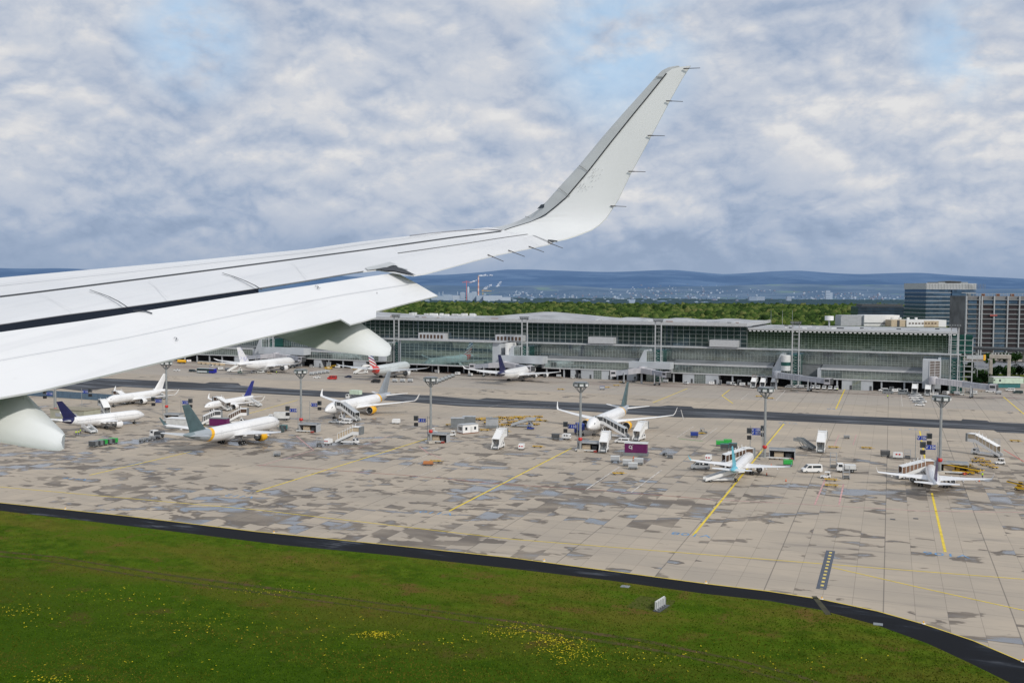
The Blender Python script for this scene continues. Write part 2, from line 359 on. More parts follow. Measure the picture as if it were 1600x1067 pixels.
c = N.mix(N.step(N.noise(t, .05, 5, .6), .4, .62), (.055,.11,.004), (.088,.15,.008)); c = N.mix(N.m('MULTIPLY', N.step(N.noise(N.vec(N.m('MULTIPLY', x, .03), N.m('MULTIPLY', y, .07), 4.), 1., 6, .62), .44, .62), .8), c, (.15,.115,.02))
c = N.mix(N.m('MULTIPLY', geo.outputs['Random Per Island'], .5), c, (.02,.055,.003)); N.l(c, b.inputs['Base Color']); b.inputs['Roughness'].default_value = 1; b.inputs['Specular IOR Level'].default_value = .05
g = tufts(P[::2], .12, .16, 'grass', m); g['label'] = 'green meadow grass growing beside the dark perimeter road'; g['category'] = 'grass'
cl_ = [(1020,975,9,5),(860,1000,14,6),(870,1010,22,9),(900,1022,16,8),(800,985,20,6),(590,993,14,3),(80,1062,22,4),(700,1010,60,14),(440,985,90,22),(300,975,60,14),(30,955,22,6),(70,965,30,9),(420,925,40,5),(250,1040,110,10),(1000,1030,60,9)]
cl_ += [(820,990,30,7),(590,993,20,3),(1240,1030,60,12),(560,1045,60,10),(180,930,70,8)]
cl_ = cl_[1:]
wts = [90,150,110,110,70,45,60,100,90,50,30,45,30,80,45,90,40,14,60,30]
fl = []
for (a_, b_, sx, sy), k in zip(cl_, wts):
    for _ in range(int(k*1.7)): fl.append(at(RNG.normal(a_, sx), min(1200, RNG.normal(b_, sy)))[:2])
fl = np.array(fl); fl = fl[inside_field(fl[:,0], fl[:,1])]
g = tufts(fl, .10, .07, 'dandelions', mat('dandelion_yellow', (.62,.5,.01), .9), tilt=2.0); g.location.z = .22; g['label'] = 'yellow dandelions dotted through the green grass'; g['category'] = 'wildflowers'
# dirt track through the field
m, nt, b = newmat('worn_track'); N = NB(nt); t, x, y, z = N.obj()
c = N.mix(N.step(N.noise(t, .5, 6, .7), .35, .6), (.10,.07,.035), (.05,.07,.012)); N.l(c, b.inputs['Base Color']); b.inputs['Roughness'].default_value = 1; b.inputs['Specular IOR Level'].default_value = .05
TR = [(-300,833),(0,865),(80,872),(250,900),(400,920),(550,940),(800,975),(1000,1005),(1150,1035),(1250,1062),(1400,1120)]
for off, wd in ((-2.0, .9), (0.8, 1.0)):
    q = [at(*p) for p in TR]; ribbon('wheel_rut', [(p.x, p.y+off) for p in q], [(p.x, p.y+off+wd+.3*math.sin(i*2.1)) for i, p in enumerate(q)], .02, m)
q = [at(*p) for p in [(978,948),(1040,957),(1056,938),(1000,930)]]; sheet('mown_patch', [(p.x, p.y) for p in q], .015, mat('mown_grass', (.085,.10,.02), 1, var=.3, vs=1.5, spec=.05))
q = [at(*p) for p in [(1268,931),(1276,931),(1300,960),(1290,960)]]; sheet('drain_crossing', [(p.x, p.y) for p in q], .02, mat('drain_olive', (.05,.048,.02), .8, var=.4))
# painted markings
LY = mat('line_yellow', (.78,.58,.05), .7, var=.15, vs=.5); LW = mat('line_white', (.62,.58,.53), .7, var=.35, vs=.5); LR = mat('line_red', (.42,.13,.11), .7, var=.5, vs=.4); LB = mat('line_blue', (.16,.34,.58), .7, var=.3); LPK = mat('line_pink', (.62,.36,.34), .7, var=.3); LGN = mat('line_green', (.16,.36,.13), .8, var=.3)
def line(name, pts, w, m, z=.004, dash=None):
    q = [at(*p) for p in pts]; mb = MB()
    for a_, b_ in zip(q, q[1:]):
        d = (b_-a_); L = d.length; d.normalize(); nn = Vector((-d.y, d.x, 0))*w/2
        segs = [(0, L)] if not dash else [(s, min(L, s+dash[0])) for s in np.arange(0, L, dash[0]+dash[1])]
        for s0, s1 in segs: mb.add([a_+d*s0+nn+Vector((0,0,z)), a_+d*s0-nn+Vector((0,0,z)), a_+d*s1-nn+Vector((0,0,z)), a_+d*s1+nn+Vector((0,0,z))], [(0,1,2,3)], m)
    return struct(mb.build(name))
line('stand_centreline', [(1225,662),(1083,836)], .55, LY)
line('stand_centreline', [(1437,673),(1446,720)], .55, LY); line('stand_centreline', [(1456,770),(1477,862)], .55, LY)
line('stand_centreline', [(893,700),(702,798)], .55, LY); pass
line('stand_centreline', [(668,685),(400,768)], .55, LY); line('stand_centreline', [(300,705),(140,742)], .55, LY); line('stand_centreline', [(465,625),(300,670)], .55, LY)
line('stand_centreline', [(1320,608),(1306,639)], .55, LY); line('stand_centreline', [(1074,607),(1020,629)], .55, LY); line('stand_centreline', [(1568,620),(1640,680)], .55, LY); line('stand_centreline', [(1140,609),(1128,618),(1145,630)], .55, LY)
line('guide_line', [(-60,755),(400,796),(800,842),(1280,880),(1700,912)], .36, LY, .008); line('guide_line', [(1300,886),(1440,918),(1700,975)], .36, LY, .009)
qq = YU[::1]
mb = MB(); A_ = [(p.x, p.y) for p in qq]; n = len(A_)
mb.add([(p[0], p[1]+.12, .02) for p in A_]+[(p[0], p[1]-.22, .02) for p in A_], [(i, i+1, n+i+1, n+i) for i in range(n-1)], LY); struct(mb.build('edge_line'))
line('safety_line', [(400,726),(630,742),(800,757),(930,765),(1110,780)], .4, LR); line('safety_line', [(1110,780),(1270,788),(1440,798),(1600,800)], .36, LPK)
line('safety_line', [(1568,702),(1640,745)], .35, mat('line_bright_red', (.62,.12,.1), .7)); line('safety_line', [(610,680),(560,700),(470,712)], .2, LPK)
for p in [((1036,762),(914,765.5)),]: pass
line('bay_line', [(968,729),(915,765)], .4, LW); line('bay_line', [(1034,734),(986,769)], .4, LW); line('bay_line', [(1290,747),(1273,788)], .42, LPK); line('bay_line', [(1318,756),(1311,788)], .42, LPK)
line('bay_line', [(1311,679),(1303,698)], .28, LPK); line('bay_line', [(1338,679),(1333,695)], .28, LPK); line('bay_line', [(463,681),(490,703),(405,728)], .36, LPK); line('bay_line', [(735,714),(650,745)], .24, LW); line('bay_line', [(655,697),(668,707),(690,716)], .36, LPK)
line('bay_line', [(690,697),(620,740)][:1]+[(620,737)], .2, LW)
line('bay_line', [(1084,666),(1058,683)], .26, LW); line('bay_line', [(1121,668),(1096,686)], .26, LW)
line('service_road_edge', [(860,624),(780,632),(700,652),(560,690)], .22, LW, .01); line('service_road_edge', [(860,634),(800,640),(730,664)], .22, LW, .01, dash=(1.5,1.5))
line('bay_line', [(1227,610),(1212,626)], .4, LW); line('bay_line', [(1170,614),(1158,624)], .3, LW); line('bay_line', [(1408,616),(1410,635)], .3, LW); line('bay_line', [(1060,685),(1078,687),(1098,689)], .8, LGN)
line('guide_line', [(1064,640),(1068,655)], .3, LW, .012)
# dark strip with yellow dashes
line('dashed_strip', [(1298,860),(1283,920)], 1.75, mat('strip_dark', (.075,.09,.12), .6), .010); line('dashed_strip_marks', [(1298,862),(1283.5,919)], .55, mat('dash_yellow', (.7,.55,.15), .7), .016, dash=(1.1,1.35))
for tx, px, py, s in [('V108',1080,835,3.4),('V106',1478,866,3.4),('V110',682,801,3.4),('V112',375,775,3.4),('V114',118,748,3.2),('V136',1231,661,3.0),('V134',1436,671,3.),('V58',1304,639,3.6)]:
    o = textobj('stand_number_marking', tx, s, LB); q = at(px, py); o.location = (q.x, q.y, .012); o.rotation_euler = (0, 0, math.pi*0+R(180)); o.scale = (1.25,1,1); struct(o)
# inset edge lights at the road
elf = None
for i, (px, py) in enumerate([(102,795),(428,832),(850,876),(1103,910.5),(1284,935.5),(1443,974),(1598,1033)]):
    q = at(px, py)
    if elf is None:
        elf = thing('edge_light', 'small white edge light on the yellow line of the perimeter road', 'edge light', q, 0, 'edge lights along the perimeter road')
        MB().lathe([(.32,0),(.3,.06),(.12,.1)], WHITE, 10).build('base_plate', elf); MB().lathe([(.1,.1),(.12,.35),(.08,.42),(.01,.45)], ORANGE, 8).build('lens', elf)
    else: dup(elf, q, 0)
# ================================================================ the wing outside the cabin window
PSI = R(25)
Fv = Vector((-math.cos(PSI), math.sin(PSI), .087)); Ov = Vector((math.sin(PSI), math.cos(PSI), .14)); Uv = Vector((0, 0, 1))
def pixplane(px, py, P0, A, B):
    n = A.cross(B); r = Vector(ray(px, py)); return r*(n.dot(P0)/n.dot(r))
P0 = Vector(ray(865, 376)); P0 *= 14.0/P0.y
def WP(px, py, up=0.0): return pixplane(px, py, P0+Uv*up, Fv, Ov)
FF = Vector((-math.cos(PSI), math.sin(PSI), .40)); OF = Vector((math.sin(PSI), math.cos(PSI), .14))
PF = WP(622, 430)-Uv*.10
def FP(px, py, up=0.0): return pixplane(px, py, PF+Uv*up, FF, OF)
SH = Ov.normalized()*.10+Uv
PS = P0+Ov.normalized()*.75
def SP(px, py): return pixplane(px, py, PS, Fv, SH)
def wv(p): return c2w(p.x, p.y, p.z)
def interp(poly, k, xs=None):
    """sample an image polyline at x positions"""
    X_ = [p[0] for p in poly]; Y_ = [p[1] for p in poly]; return [(x, float(np.interp(x, X_, Y_))) for x in xs]
m, nt, b = newmat('wing_white'); N = NB(nt); t, x, y, z = N.obj()
n1 = N.noise(t, .55, 5, .6); n2 = N.noise(t, 6, 4, .7)
mp = N.n('ShaderNodeMapping'); N.l(t, mp.inputs[0]); mp.inputs['Rotation'].default_value = (0, 0, R(-4)); mp.inputs['Scale'].default_value = (7., .35, 1)
st = N.noise(mp.outputs[0], 1.2, 5, .6)
c = N.mix(N.step(n1, .35, .7), (.77,.775,.78), (.70,.71,.72)); c = N.mix(N.m('MULTIPLY', N.step(st, .5, .75), .35), c, (.58,.59,.61)); c = N.mix(N.m('MULTIPLY', N.step(n2, .62, .75), .16), c, (.5,.5,.5))
N.l(c, b.inputs['Base Color']); b.inputs['Roughness'].default_value = .42; b.inputs['Coat Weight'].default_value = .15
WW = m
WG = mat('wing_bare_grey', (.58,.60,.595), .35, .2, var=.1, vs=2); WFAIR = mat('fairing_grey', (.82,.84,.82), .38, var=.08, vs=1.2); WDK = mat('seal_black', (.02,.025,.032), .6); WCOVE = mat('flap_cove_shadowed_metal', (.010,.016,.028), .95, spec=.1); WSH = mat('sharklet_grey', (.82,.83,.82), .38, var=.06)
wing = thing('airliner_wing', 'huge white wing with lowered flap and upturned tip, close in front of the camera', 'aircraft wing', c2w(2, 11, 0))
wing.rotation_euler = (0,0,0); WO = wing.location.copy()
def wb(mb, name, label=None): 
    mb.v = [tuple(Vector(p)-WO) for p in mb.v]; return mb.build(name, wing, label)
LE = [(-900,526),(-500,484),(0,434),(102,424.6),(204,415.8),(319,405.5),(400,397),(480,389.3),(549,379.5),(620,371),(692,363),(750,357)]
SL = [(-900,560),(-500,517),(0,463.5),(166,442.5),(319,423),(480,402),(575,389.5),(705,371),(783,361)]
TEw = [(-900,615),(-500,575),(0,507.5),(96,493),(198,480),(287,467.6),(401,451),(480,438.5),(568,423.5),(590,421.5)]
TEa = [(650,431.4),(700,418.5),(760,402),(859,381.5)]
# fixed wing box, lofted station by station: slat zone and upper skin
def sect_solid(mb, tops, thick, m, nose=True):
    rings = []
    for pts, th in zip(tops, thick):
        le, te = pts[0], pts[-1]; fw = (le-te).normalized(); r = []
        if nose: r += [le+fw*.05-Uv*.04, le+fw*.10-Uv*.14, le+fw*.06-Uv*(.14+th*.4)]
        else: r += [le-Uv*.03]
        low = [le.lerp(te, .3)-Uv*th*.5, le.lerp(te, .55)-Uv*th*.07, le.lerp(te, .8)-Uv*.012, te-Uv*.012]
        r = pts[::-1] + r + low
        rings.append([wv(p) for p in r])
    mb.loft(rings, m, cap=False)
xs = np.array([-900,-700,-500,-300,-150,0,60,120,180,240,300,360,420,480,530,560,590])
tops = []; th = []
for i, x in enumerate(xs):
    # station lines run roughly chordwise: slide the rear points outboard
    l = interp(LE, 0, [x-0])[0]; s = interp(SL, 0, [x+22])[0]; t_ = interp(TEw, 0, [min(590, x+75)])[0] if x < 540 else interp([(590,421.5),(650,431.4)], 0, [590+(x-540)*1.1])[0]
    L3, S3, T3 = WP(*l), WP(*s), WP(*t_)
    M3 = S3.lerp(T3, .5)+Uv*.02
    tops.append([L3, L3.lerp(S3, .5)+Uv*.012, S3, M3, T3]); th.append(.55-.25*i/len(xs))
mb = MB(); sect_solid(mb, tops, th, WW); wb(mb, 'inboard_wing_box')
# outer wing from the flap end to the sharklet root
st_ = [((590,374.5),(612,384.5),(645,430.5)),((620,371),(640,380.5),(665,427.5)),((650,367.7),(668,376.2),(700,418.5)),((680,364.3),(697,372.2),(740,407.5)),((705,361.6),(722,368.8),(780,397.5)),((728,359.2),(748,365.2),(820,389.5)),((750,356.6),(772,362),(858,381.8)),((762,355.2),(788,360.4),(866,376.4))]
tops = []; th = []
for l, s, t_ in st_:
    L3, S3, T3 = WP(*l), WP(*s), WP(*t_); tops.append([L3, L3.lerp(S3, .5)+Uv*.012, S3, S3.lerp(T3, .5)+Uv*.01, T3]); th.append(.24)
mb = MB(); sect_solid(mb, tops, th, WW); wb(mb, 'outboard_wing_box')
# sharklet
ss = [((762,355.2),(788,360.4),(866,376.4),0),((780,353),(797,357),(885,372.5),.04),((797,349),(813,352.2),(900,368),.12),((812,343.5),(828,347.5),(924,359),.3),((828,335.5),(842,341.0),(936,351.5),.5),((840,327.8),(853,334.5),(947,341),.7),((855,314),(869,321.5),(957,326),.88),((870,297.5),(884,308.5),(966,312),1),((906,258.5),(919,267),(985,272),1),((942,215),(953,223.5),(1007,232),1),((975,177.5),(985,183.5),(1029,191),1),((1005,144.5),(1013,149.5),(1049,153),1),((1026,120.5),(1034,124),(1066,123),1),((1036,110.5),(1041,114.5),(1073,112),1),((1047,105.2),(1050,108),(1077,106),1),((1060,103),(1062,105),(1079,103),1)]
tops = []
RD = [WP(762, 355.2).y, WP(788, 360.4).y, WP(866, 376.4).y]
def SK(p, w, col):
    r = Vector(ray(*p)); D = SP(*p).y; D = RD[col]+(D-RD[col])*(1-(1-w)**1.6); return r*(D/r.y)
for l, s, t_, w_ in ss: tops.append([SK(p, w_, i) for i, p in enumerate((l, s, t_))])
mbL, mbM = MB(), MB(); rL, rM = [], []
for (a_, b_, c_), (_, _, _, w_) in zip(tops, ss):
    out = (Ov.normalized()*w_ - Uv*(1-w_)*1.0); ch = (a_-c_).length; k = .10*ch+.015; fw = (a_-c_).normalized()
    rL.append([wv(p) for p in (b_, a_.lerp(b_, .35)-out*.0, a_+out*.012, a_+fw*.02+out*k*.35, a_+out*k*.8, b_+out*k)])
    rM.append([wv(p) for p in (b_, b_.lerp(c_, .5)-out*.004, c_, c_+out*.02, b_.lerp(c_, .5)+out*k*.75, b_+out*k)])
mbM.loft(rM, WSH); mbL.loft(rL, WG); sk = wb(mbM, 'sharklet'); wb(mbL, 'sharklet_leading_edge', 'bare grey metal leading edge strip of the upturned wing tip')
# seams: thin raised seals
def seam(fn, pts, w, m, name, lift=.006, dz=Uv):
    mb = MB(); q = [fn(*p) for p in pts]
    if isinstance(w, (int, float)): w = [w]*len(q)
    top = [wv(p+dz*lift+Uv*0) for p in q]; bot = [wv(fn(px, py+ww)+dz*lift) for (px, py), ww in zip(pts, w)]
    n = len(q); mb.add(top+bot, [(i, i+1, n+i+1, n+i) for i in range(n-1)], m); return wb(mb, name)
def dens(poly, n=18):
    X_ = np.linspace(poly[0][0], poly[-1][0], n); return interp(poly, 0, X_)
seam(WP, dens(SL[:-1]+[(783,361)], 24), [2.6-1.0*i/24 for i in range(24)], WDK, 'slat_gap_seal')
seam(WP, dens([(640,369),(700,362.5),(738,359.7),(765,359.2),(785,360.6)], 12), .7, mat('seam_brown', (.13,.11,.11), .7), 'slat_end_seam', .012)
seam(WP, dens([(578,402.5),(650,392.5),(720,382.5),(780,373),(828,366.3)], 14), .85, mat('seam_grey', (.16,.16,.17), .7), 'aileron_hinge_seam', .012)
seam(WP, dens([(828,366),(845,373),(862,380)], 4), 1.1, mat('seam_light', (.45,.46,.47), .6), 'aileron_end_gap', .012)
seam(WP, [(856,376.0),(862,376.3),(871,377.6)], 2.4, WDK, 'tip_drain_gap', .014)
def cut(fn, pts, w, name):
    mb = MB(); n = len(pts); A_ = [wv(fn(px, py, .03)) for px, py in pts]; B_ = [wv(fn(px+w, py-w*.05, .03)) for px, py in pts]
    mb.add(A_+B_, [(i, i+1, n+i+1, n+i) for i in range(n-1)], WDK); return wb(mb, name)
for pts in ([(139,453),(154,458),(169,463.5),(184,471),(198,480)], [(346,426.5),(364,432),(382,439),(397,446),(408,453)]): cut(WP, pts, 2.4, 'spoiler_gap')
# faint skin joints
pj = mat('skin_joint', (.64,.65,.66), .6)
for a_, b_ in (((60,458),(112,484)),((232,438),(262,466)),((455,409),(480,434))):
    seam_pts = [(a_[0]+(b_[0]-a_[0])*k/5, a_[1]+(b_[1]-a_[1])*k/5) for k in range(6)]
    mb = MB(); A_ = [wv(WP(x, y, .03)) for x, y in seam_pts]; B_ = [wv(WP(x+.8, y, .03)) for x, y in seam_pts]; mb.add(A_+B_, [(i, i+1, 7+i, 6+i) for i in range(5)], pj); wb(mb, 'skin_joint')
seam(WP, dens([(-300,490),(0,449),(204,427),(480,396.5),(690,366)], 20), .6, pj, 'skin_joint', .03)
seam(FP, dens([(-300,640),(0,566),(191,532),(380,492),(540,462),(640,446)], 20), .7, pj, 'skin_joint', .02)
# spoiler edge shadow line & panel seams
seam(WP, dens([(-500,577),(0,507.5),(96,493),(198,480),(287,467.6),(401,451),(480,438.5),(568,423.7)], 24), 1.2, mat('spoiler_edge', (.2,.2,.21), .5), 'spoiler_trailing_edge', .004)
# cove between spoilers and flap: near-black sheet stands for shade in the slot
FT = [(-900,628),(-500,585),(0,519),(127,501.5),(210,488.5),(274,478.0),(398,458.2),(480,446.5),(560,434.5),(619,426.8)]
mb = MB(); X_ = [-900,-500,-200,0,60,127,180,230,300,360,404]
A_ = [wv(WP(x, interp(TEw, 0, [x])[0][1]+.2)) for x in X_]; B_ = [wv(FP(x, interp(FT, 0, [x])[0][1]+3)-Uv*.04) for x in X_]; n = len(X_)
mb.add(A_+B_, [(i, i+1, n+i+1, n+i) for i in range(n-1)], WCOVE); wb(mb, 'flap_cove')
mb = MB(); mb.add([wv(WP(396,451)-Uv*.06), wv(WP(408,449.5)-Uv*.06), wv(FP(414,457)), wv(FP(400,459))], [(0,1,2,3)], WDK); wb(mb, 'flap_track_strut')
mb = MB(); mb.add([wv(WP(570,420)+Uv*.01), wv(WP(609,413.6)+Uv*.03), wv(WP(619,416.5)+Uv*.03), wv(WP(602,420)+Uv*.01), wv(WP(575,423.6)+Uv*.01)], [(0,1,2,3,4)], WG); wb(mb, 'spoiler_corner_plate', 'small bare grey plate at the outer end of the spoilers')
mb = MB(); mb.add([wv(WP(588,422)+Uv*.012), wv(WP(618,416)+Uv*.012), wv(WP(634,424)+Uv*.012), wv(WP(650,431.6)+Uv*.012), wv(WP(640,430.2)+Uv*.012), wv(WP(616,425)+Uv*.012), wv(WP(602,424.5)+Uv*.012)], [(0,1,2,3,4,5,6)], WDK); wb(mb, 'flap_end_recess_shade')  # flat dark patch; its colour stands for shade inside the cavity
mb = MB(); mb.add([wv(WP(620,418.2)+Uv*.015), wv(WP(637,422.6)+Uv*.015), wv(WP(637.5,423.8)+Uv*.015), wv(WP(622,420.2)+Uv*.015)], [(0,1,2,3)], WG); wb(mb, 'recess_bracket')
# flap
xsf = [-900,-500,-250,0,64,130,191,250,319,380,429,480,532]
bot = [(-900,800),(-500,720),(0,620.8),(64,609.5),(191,579.5),(319,549),(380,534),(427,523),(480,511),(532,498)]
BOTX = xsf+[532]
tops = []
for i, x in enumerate(xsf):
    tx_ = x*1.0+ (0 if x < 0 else x*.0)
    t_ = interp(FT, 0, [min(x*1.0, 600)])[0]; b_ = interp(bot, 0, [x])[0]; tops.append((t_, b_))
# outboard stations follow the stepped trailing edge
tops += [((560,434.5),(547,507)),((575,432.3),(566,502)),((590,430.2),(587.5,495.8)),((596,429.3),(579,488.3)),((605,428.2),(608,481)),((613,427.2),(640,472.5)),((620,426.6),(684,462))]
mb = MB(); rings = []
for (t_, b_) in tops:
    T3, B3 = FP(*t_), FP(*b_); fw = (T3-B3).normalized()
    nn = FF.cross(OF).normalized(); nn = nn if nn.z > 0 else -nn
    up = [T3, T3.lerp(B3, .25)+nn*.004, T3.lerp(B3, .5)+nn*.006, T3.lerp(B3, .8)+nn*.002, B3]
    lo_ = [B3-nn*.014, B3.lerp(T3, .3)-nn*.10, B3.lerp(T3, .7)-nn*.2, T3+fw*.0-nn*.14, T3+fw*.06-nn*.05]
    rings.append([wv(p) for p in up+lo_])
mb.loft(rings, WW); wb(mb, 'flap')
for (cx, cy, s) in ((275, 532.5, 9.5), (496, 451, 8.5)):
    me = textmesh('2', 1.0, WDK); o = bpy.data.objects.new('painted_number', me); COL.objects.link(o); o.parent = wing
    c0, cx_, cy_ = FP(cx, cy), FP(cx+s, cy-s*.2), FP(cx+s*.35, cy-s*.62)
    ax, ay = wv(cx_)-wv(c0), wv(cy_)-wv(c0); az = ax.cross(ay).normalized()
    o.matrix_local = Matrix(((ax.x, ay.x, az.x, wv(c0).x-WO.x+az.x*.012), (ax.y, ay.y, az.y, wv(c0).y-WO.y+az.y*.012), (ax.z, ay.z, az.z, wv(c0).z-WO.z+az.z*.012+.006), (0,0,0,1)))
seam(FP, dens([(208,486.8),(225,486.5),(238,491)], 4), 1.6, WDK, 'track_slot', .012)
# flap track fairings: canoe bodies hung under the flap
def dline(x, xt, Dt):
    k = (x-800)/F_; kt = (xt-800)/F_; Xt = kt*Dt
    s = (Xt-k*Dt)/(math.cos(PSI)+k*math.sin(PSI)); return Dt+s*math.sin(PSI)
def rp_(px, py, D): r = Vector(ray(px, py)); return r*(D/r.y)
def fairing(st, xt, Dt, wid, name, label):
    mb = MB(); rings = []; o_ = Ov.normalized()
    for (T, G_, B_) in st:
        d = dline(G_[0], xt, Dt); g = rp_(*G_, d); t = rp_(*T, d+wid*.95); b = rp_(*B_, d-.16)
        hb = (g-b).length; off = Vector((-.3,-.9,0))*min(.035, hb*.12)
        g1 = g.lerp(t, .12)+Vector((0,0,.004)); g2 = g.lerp(b, .10)+off*.5
        bb = rp_(B_[0]-1.5, B_[1]-1.2, d+wid*.9); tb_ = rp_(T[0]-1, T[1]+1.5, d+wid*1.25)
        r = [t, t.lerp(g, .5)+Vector((0,0,.006)), g1, g, g2, g.lerp(b, .5)+off, g.lerp(b, .85)+off*.6, b, bb, bb.lerp(tb_, .5), tb_]
        rings.append([wv(p) for p in r])
    mb.loft(rings, WFAIR); return wb(mb, name, label)
fairing([((380,528),(380,530),(380,532)),((429,521),(430,523),(430,525)),((480,509),(478,520),(461,535)),((505,503),(500,520),(494,544.5)),((533,498),(530,520),(530,550)),((563,504),(560,525),(560,553.5)),((588,522),(583,537),(582,556)),((603,533),(599,544),(599,556.8)),((609,538),(606,547),(606,556.2)),((611.6,543),(610.5,549),(610.5,553.5))], 611, FP(560,500).y*.99, .30, 'flap_track_fairing', 'tapering white canoe fairing under the outer end of the flap')
fairing([((-700,520),(-700,560),(-700,590)),((-300,560),(-300,590),(-300,650)),((-100,590),(-100,622),(-100,680)),((0,600),(0,641),(0,691)),((38,612),(36,652),(46,699.3)),((66,641),(60,661),(66,702.3)),((88,663),(80,668),(84,704.2)),((98,673),(91,674),(93,704.3)),((103,681),(99.5,680),(100.5,701))], 103, FP(64,609.5).y*.97, .34, 'flap_track_fairing', 'blunt ended grey white fairing at the left edge below the flap')
# static wicks
wm = mat('wick_dark', (.10,.09,.09), .6)
def wick(p, q):
    mb = MB(); mb.tube(wv(p), wv(p.lerp(q, .35)), .008, .007, wm, 6); mb.tube(wv(p.lerp(q, .35)), wv(q), .005, .004, wm, 6); wb(mb, 'static_wick')
for a_, b_ in [((762,400),(787,408.6)),((794,393),(820,401)),((826,387),(850,394)),((856,380.5),(879.5,388))]:
    p = WP(*a_)+Uv*.015; q = Vector(ray(*b_)); q *= (p.y-.05)/q.y; wick(p, q)
for a_, b_ in [((954,322),(978.6,323)),((982,268),(1008.6,268.7)),((1012,212),(1038.6,212.6)),((1041,158),(1067,159)),((1068,107.6),(1094,106.7))]:
    p = SP(*a_); p = p*((p.y-.02)/p.y); q = Vector(ray(*b_)); q *= (p.y-.15)/q.y; wick(p, q)
# sharklet details: black seam, light, rivet rows
mb = MB(); pts = [((788,360.4),0),((797,357),.04),((813,352.2),.12),((828,347.5),.3),((842,341),.5),((853,334.5),.7),((869,321.5),.88),((884,308.5),1),((919,267),1),((953,223.5),1),((985,183.5),1),((1013,149.5),1),((1041,114.5),1)]
A_, B_ = [], []
for (x, y), w_ in pts:
    for L_, dx in ((A_, 0), (B_, 1.6)):
        p = SK((x+dx, y+dx*.6), w_, 1); L_.append(wv(p-(Ov.normalized()*w_-Uv*(1-w_))*.012))
n = len(A_); mb.add(A_+B_, [(i, i+1, n+i+1, n+i) for i in range(n-1)], WDK); wb(mb, 'sharklet_seam')
mb = MB(); P_ = lambda x, y: wv(SK((x, y), .75, 0)-Ov.normalized()*.02)
mb.add([P_(840,326.5), P_(846,319.8), P_(856.5,317.8), P_(856,322), P_(849,325)], [(0,1,2,3,4)], GLASSD); wb(mb, 'navigation_light')
mr = mat('rivet_grey', (.22,.23,.24), .6)
mb = MB()
for a_, b_ in (((906,259),(919,268)), ((874,294.5),(890,306.5)), ((1026,121),(1036,121)), ((822,338.5),(838,342.5))):
    for k in range(9):
        x = a_[0]+(b_[0]-a_[0])*k/8; y = a_[1]+(b_[1]-a_[1])*k/8; p = SP(x, y) if x > 866 else SK((x, y), .5, 0)
        q = wv(p-Ov.normalized()*.013); s = .007; r_ = Vector((CA, SA, 0)); mb.add([q-r_*s-Uv*s, q+r_*s-Uv*s, q+r_*s+Uv*s, q-r_*s+Uv*s], [(0,1,2,3)], mr)
for _ in range(40):
    k = random.random(); x = 905+30*k+random.uniform(-5, 12); y = 300-40*k+random.uniform(-7, 7); p = SP(x, y); q = wv(p-Ov.normalized()*.014); s = .004; mb.add([q-r_*s-Uv*s, q+r_*s-Uv*s, q+r_*s+Uv*s, q-r_*s+Uv*s], [(0,1,2,3)], mr)
wb(mb, 'rivets')
# ================================================================ terminal
def glassmat(name, base, met, rough=.06, cell=(1.8, 1.2), var=.5):
    m, nt, b = newmat(name); N = NB(nt); t, x, y, z = N.obj()
    wn = N.n('ShaderNodeTexWhiteNoise', noise_dimensions='2D'); N.l(N.vec(N.m('FLOOR', N.m('DIVIDE', x, cell[0])), N.m('FLOOR', N.m('DIVIDE', z, cell[1]))), wn.inputs['Vector'])
    n1 = N.noise(N.vec(N.m('MULTIPLY', x, .03), N.m('MULTIPLY', z, .3)), 1., 4, .6); n2 = N.noise(N.vec(N.m('MULTIPLY', x, .25), N.m('MULTIPLY', z, .5)), 1., 4, .6)
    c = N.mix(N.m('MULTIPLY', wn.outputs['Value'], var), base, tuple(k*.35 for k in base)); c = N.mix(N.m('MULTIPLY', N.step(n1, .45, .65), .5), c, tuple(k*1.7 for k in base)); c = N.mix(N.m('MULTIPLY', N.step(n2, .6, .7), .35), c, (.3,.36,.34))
    if 'pier' in name: c = N.mix(N.m('MULTIPLY', N.step(z, 28., 22.), .8), c, N.mix(N.step(n2, .42, .62), (.15,.20,.18), (.36,.41,.39)))  # lower panes paler: a reflection gradient mixed into the glass colour
    N.l(c, b.inputs['Base Color']); b.inputs['Metallic'].default_value = met; b.inputs['Roughness'].default_value = rough; b.inputs['Specular IOR Level'].default_value = .7
    bm_ = N.n('ShaderNodeBump'); bm_.inputs['Distance'].default_value = .02; bm_.inputs['Strength'].default_value = .25; N.l(N.noise(t, .35, 2), bm_.inputs['Height']); N.l(bm_.outputs[0], b.inputs['Normal'])
    return m
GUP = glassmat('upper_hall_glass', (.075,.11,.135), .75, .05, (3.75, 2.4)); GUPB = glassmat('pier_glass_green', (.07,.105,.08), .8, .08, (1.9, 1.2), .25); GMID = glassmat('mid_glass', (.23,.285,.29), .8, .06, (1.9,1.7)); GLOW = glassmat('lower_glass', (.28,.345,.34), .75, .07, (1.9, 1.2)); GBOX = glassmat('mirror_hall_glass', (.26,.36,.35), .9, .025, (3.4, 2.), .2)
GTOW = glassmat('stair_tower_glass', (.04,.15,.14), .6, .1, (1.8,3.))
ROOF = mat('roof_sheet', (.46,.47,.48), .5, .15, var=.3, vs=.05); FASC = mat('fascia_white_metal', (.56,.57,.58), .4, .2, var=.08); MULL = mat('mullion_white', (.42,.45,.44), .5, .1); PANEL = mat('terminal_panel', (.50,.53,.56), .5, var=.12, vs=.1); BAYD = mat('bay_darkness', (.012,.013,.016), .9); SLOPE = mat('sloped_zinc', (.24,.255,.27), .5, .3, var=.2, vs=.08)
